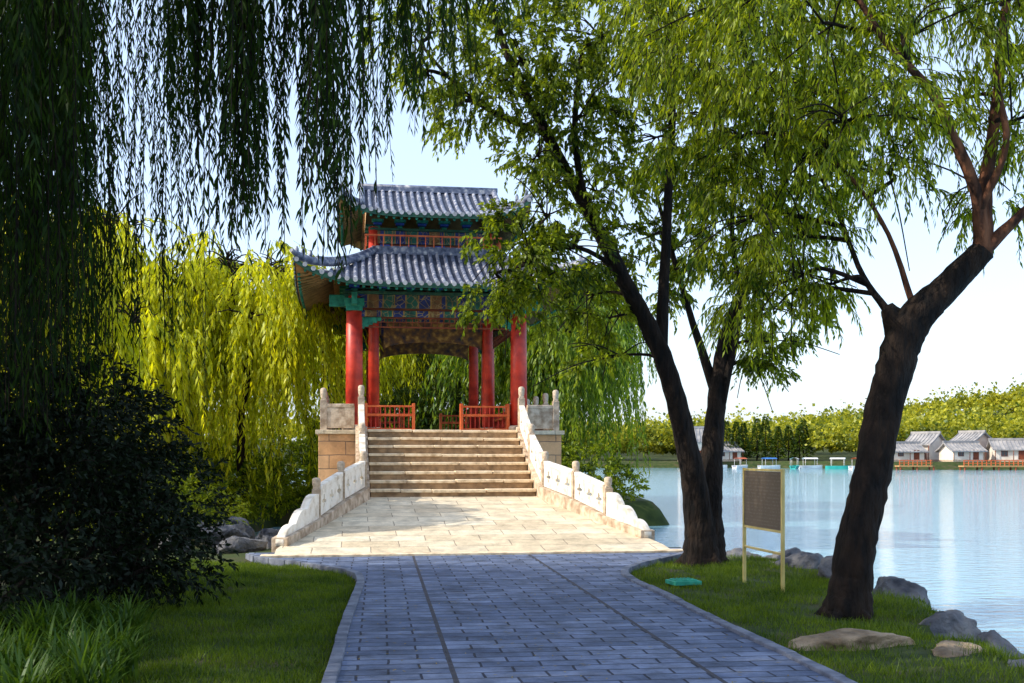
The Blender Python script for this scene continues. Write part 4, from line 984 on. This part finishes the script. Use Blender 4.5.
def wharf(x,y,L_,label):
    e=empty('wharf',(x,y,0)); meta(e,label,'wharf')
    mb=MB(); mb.box((0,0,-0.2),(L_,2.4,0.25),0)
    for i in range(int(L_/3)+1):
        for yy in(-1,1): mb.cyl((-L_/2+0.3+i*3,yy,-2.6),(-L_/2+0.3+i*3,yy,-0.3),0.16,0.16,8,1)
    mb.obj('deck',[M['soffit'],M['redd']],e)
    mb=MB()
    mb.box((0,-1.1,0.85),(L_,0.1,0.12),0); mb.box((0,-1.1,0.35),(L_,0.08,0.1),0)
    for i in range(int(L_/0.8)+1): mb.box((-L_/2+0.1+i*0.8,-1.1,0.42),(0.12,0.14,1.0),0)
    mb.obj('railing',[M['orange']],e)
wharf(90,196,20,"wooden wharf with red railing along the houses"); wharf(73,200,6,"short wooden landing with red railing")
def boat(loc,hull,can,rz,label,sc_=1.0):
    e=empty('boat',loc,rz); meta(e,label,'boat','boats moored by the far shore'); e.scale=(sc_,)*3
    mb=MB(); vs=[];fs=[];K=10
    for i in range(K+1):
        t=i/K; x=-2.2+4.4*t; w_=0.85*(1-(abs(2*t-1.0))**3*(0.95 if t>.5 else .35)); zt_=0.55+0.25*max(0,t-.6)
        vs+=[(x,-w_,zt_),(x,-w_*0.7,-0.1),(x,w_*0.7,-0.1),(x,w_,zt_),(x,w_*0.85,zt_-0.05),(x,w_*0.6,0.15),(x,-w_*0.6,0.15),(x,-w_*0.85,zt_-0.05)]
    for i in range(K):
        for k in range(8): fs.append((8*i+k,8*i+(k+1)%8,8*i+8+(k+1)%8,8*i+8+k))
    fs.append(tuple(range(8))[::-1]); fs.append(tuple(8*K+k for k in range(8)))
    mb.add(vs,fs,0); mb.box((-0.6,0,0.38),(0.4,1.2,0.06),0); mb.box((0.6,0,0.38),(0.4,1.2,0.06),0); mb.obj('hull',[hull],e)
    mb=MB()
    for x in(-1.2,1.0):
        for y in(-.6,.6): mb.cyl((x,y,0.4),(x,y,1.75),0.03,0.03,6,1)
    for k in range(6):
        a0=-0.75+1.5*k/6; a1=-0.75+1.5*(k+1)/6; z=lambda a:1.75+0.25*(1-(a/0.75)**2)
        mb.add([(-1.4,a0,z(a0)),(1.2,a0,z(a0)),(1.2,a1,z(a1)),(-1.4,a1,z(a1))],[(0,1,2,3)],0)
    mb.obj('canopy',[can,M['hullw']],e)
B=[(52,222,'hullw','canopyb',.3,"white boat with blue canopy on the lake"),(56,218,'hullg','hullw',1.2,"teal boat with white canopy on the lake"),(60,221,'hullw','hullw',.1,"white boat with white canopy on the lake"),
   (63.5,214,'hullg','hullw',-.4,"teal boat with white canopy on the lake"),(47,226,'hullw','orange',.8,"white boat with orange canopy on the lake"),(67,212,'hullw','orange',.5,"white boat with orange canopy on the lake"),(42,227,'hullw','canopyb',0,"white boat with blue canopy on the lake")]
for (x,y,h,c_,rz,lb) in B: boat((x,y,WZ+0.02),M[h],M[c_],rz,lb,1.1)
rng=np.random.default_rng(9); P=[];Dd=[];Sz=[]
def blobs(X,Y,H,W_,per,size):
    for x,y,h,w_ in zip(X,Y,H,W_):
        z=float(ground_h(np.array(x),np.array(y))); d=nrm(rng.normal(size=(per,3))); d[:,2]=np.abs(d[:,2])*.8+d[:,2]*.2; r=rng.uniform(.45,1.1,(per,1))
        pos=np.array([x,y,z+h*0.45])+d*r*np.array([w_,w_,h*0.55])*(1+.25*np.sin(d[:,:1]*6+x)+.15*np.sin(d[:,1:2]*9+y))
        P.append(pos); Dd.append(nrm(d+rng.normal(size=(per,3))*.8)); Sz.append(rng.uniform(.5,1.3,per)*size)
n=260; X=rng.uniform(4,150,n); Y=np.interp(X,[0,55,66,70,400],[243,246,240,224,222])+rng.uniform(0,24,n); blobs(X,Y,rng.uniform(4,11.5,n),rng.uniform(1.8,4.2,n),210,0.85)
n=900; X=rng.uniform(-60,330,n); Y=rng.uniform(262,430,n); blobs(X,Y,rng.uniform(5.5,11,n),rng.uniform(2.6,5.4,n),150,1.25)
n=120; X=rng.uniform(-330,10,n); Y=rng.uniform(262,330,n); blobs(X,Y,rng.uniform(9,14,n),rng.uniform(4,7,n),140,1.9)
P=np.concatenate(P);Dd=np.concatenate(Dd);Sz=np.concatenate(Sz)
V=leaves(P,Dd,Sz,Sz*0.75,rng); o=quadmesh('distant_woods',V,len(V),M['farleaf']); meta(o,"wooded far shore and hillside across the lake","woods",kind='stuff')
def conifer(x,y,h):
    e=empty('conifer_tree',(x,y,0.5)); meta(e,"dark conical conifer on the far shore",'tree','conifers on the far shore')
    mb=MB(); mb.cyl((0,0,0),(0,0,h*0.8),0.2,0.05,6); mb.obj('trunk',[M['bark']],e)
    n=420; t=rng.uniform(0.1,1,n); a=rng.uniform(0,6.28,n); r=(1-t)*h*0.24*rng.uniform(.6,1.1,n)
    P_=np.stack([r*np.cos(a),r*np.sin(a),t*h],-1); D_=np.stack([np.cos(a),np.sin(a),-0.3+0*a],-1)
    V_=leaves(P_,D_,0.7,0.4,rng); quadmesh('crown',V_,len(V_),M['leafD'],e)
for k in range(9): conifer(47+k*2.2+rng.uniform(-.6,.6),241+rng.uniform(-2,2),rng.uniform(7,10.5))
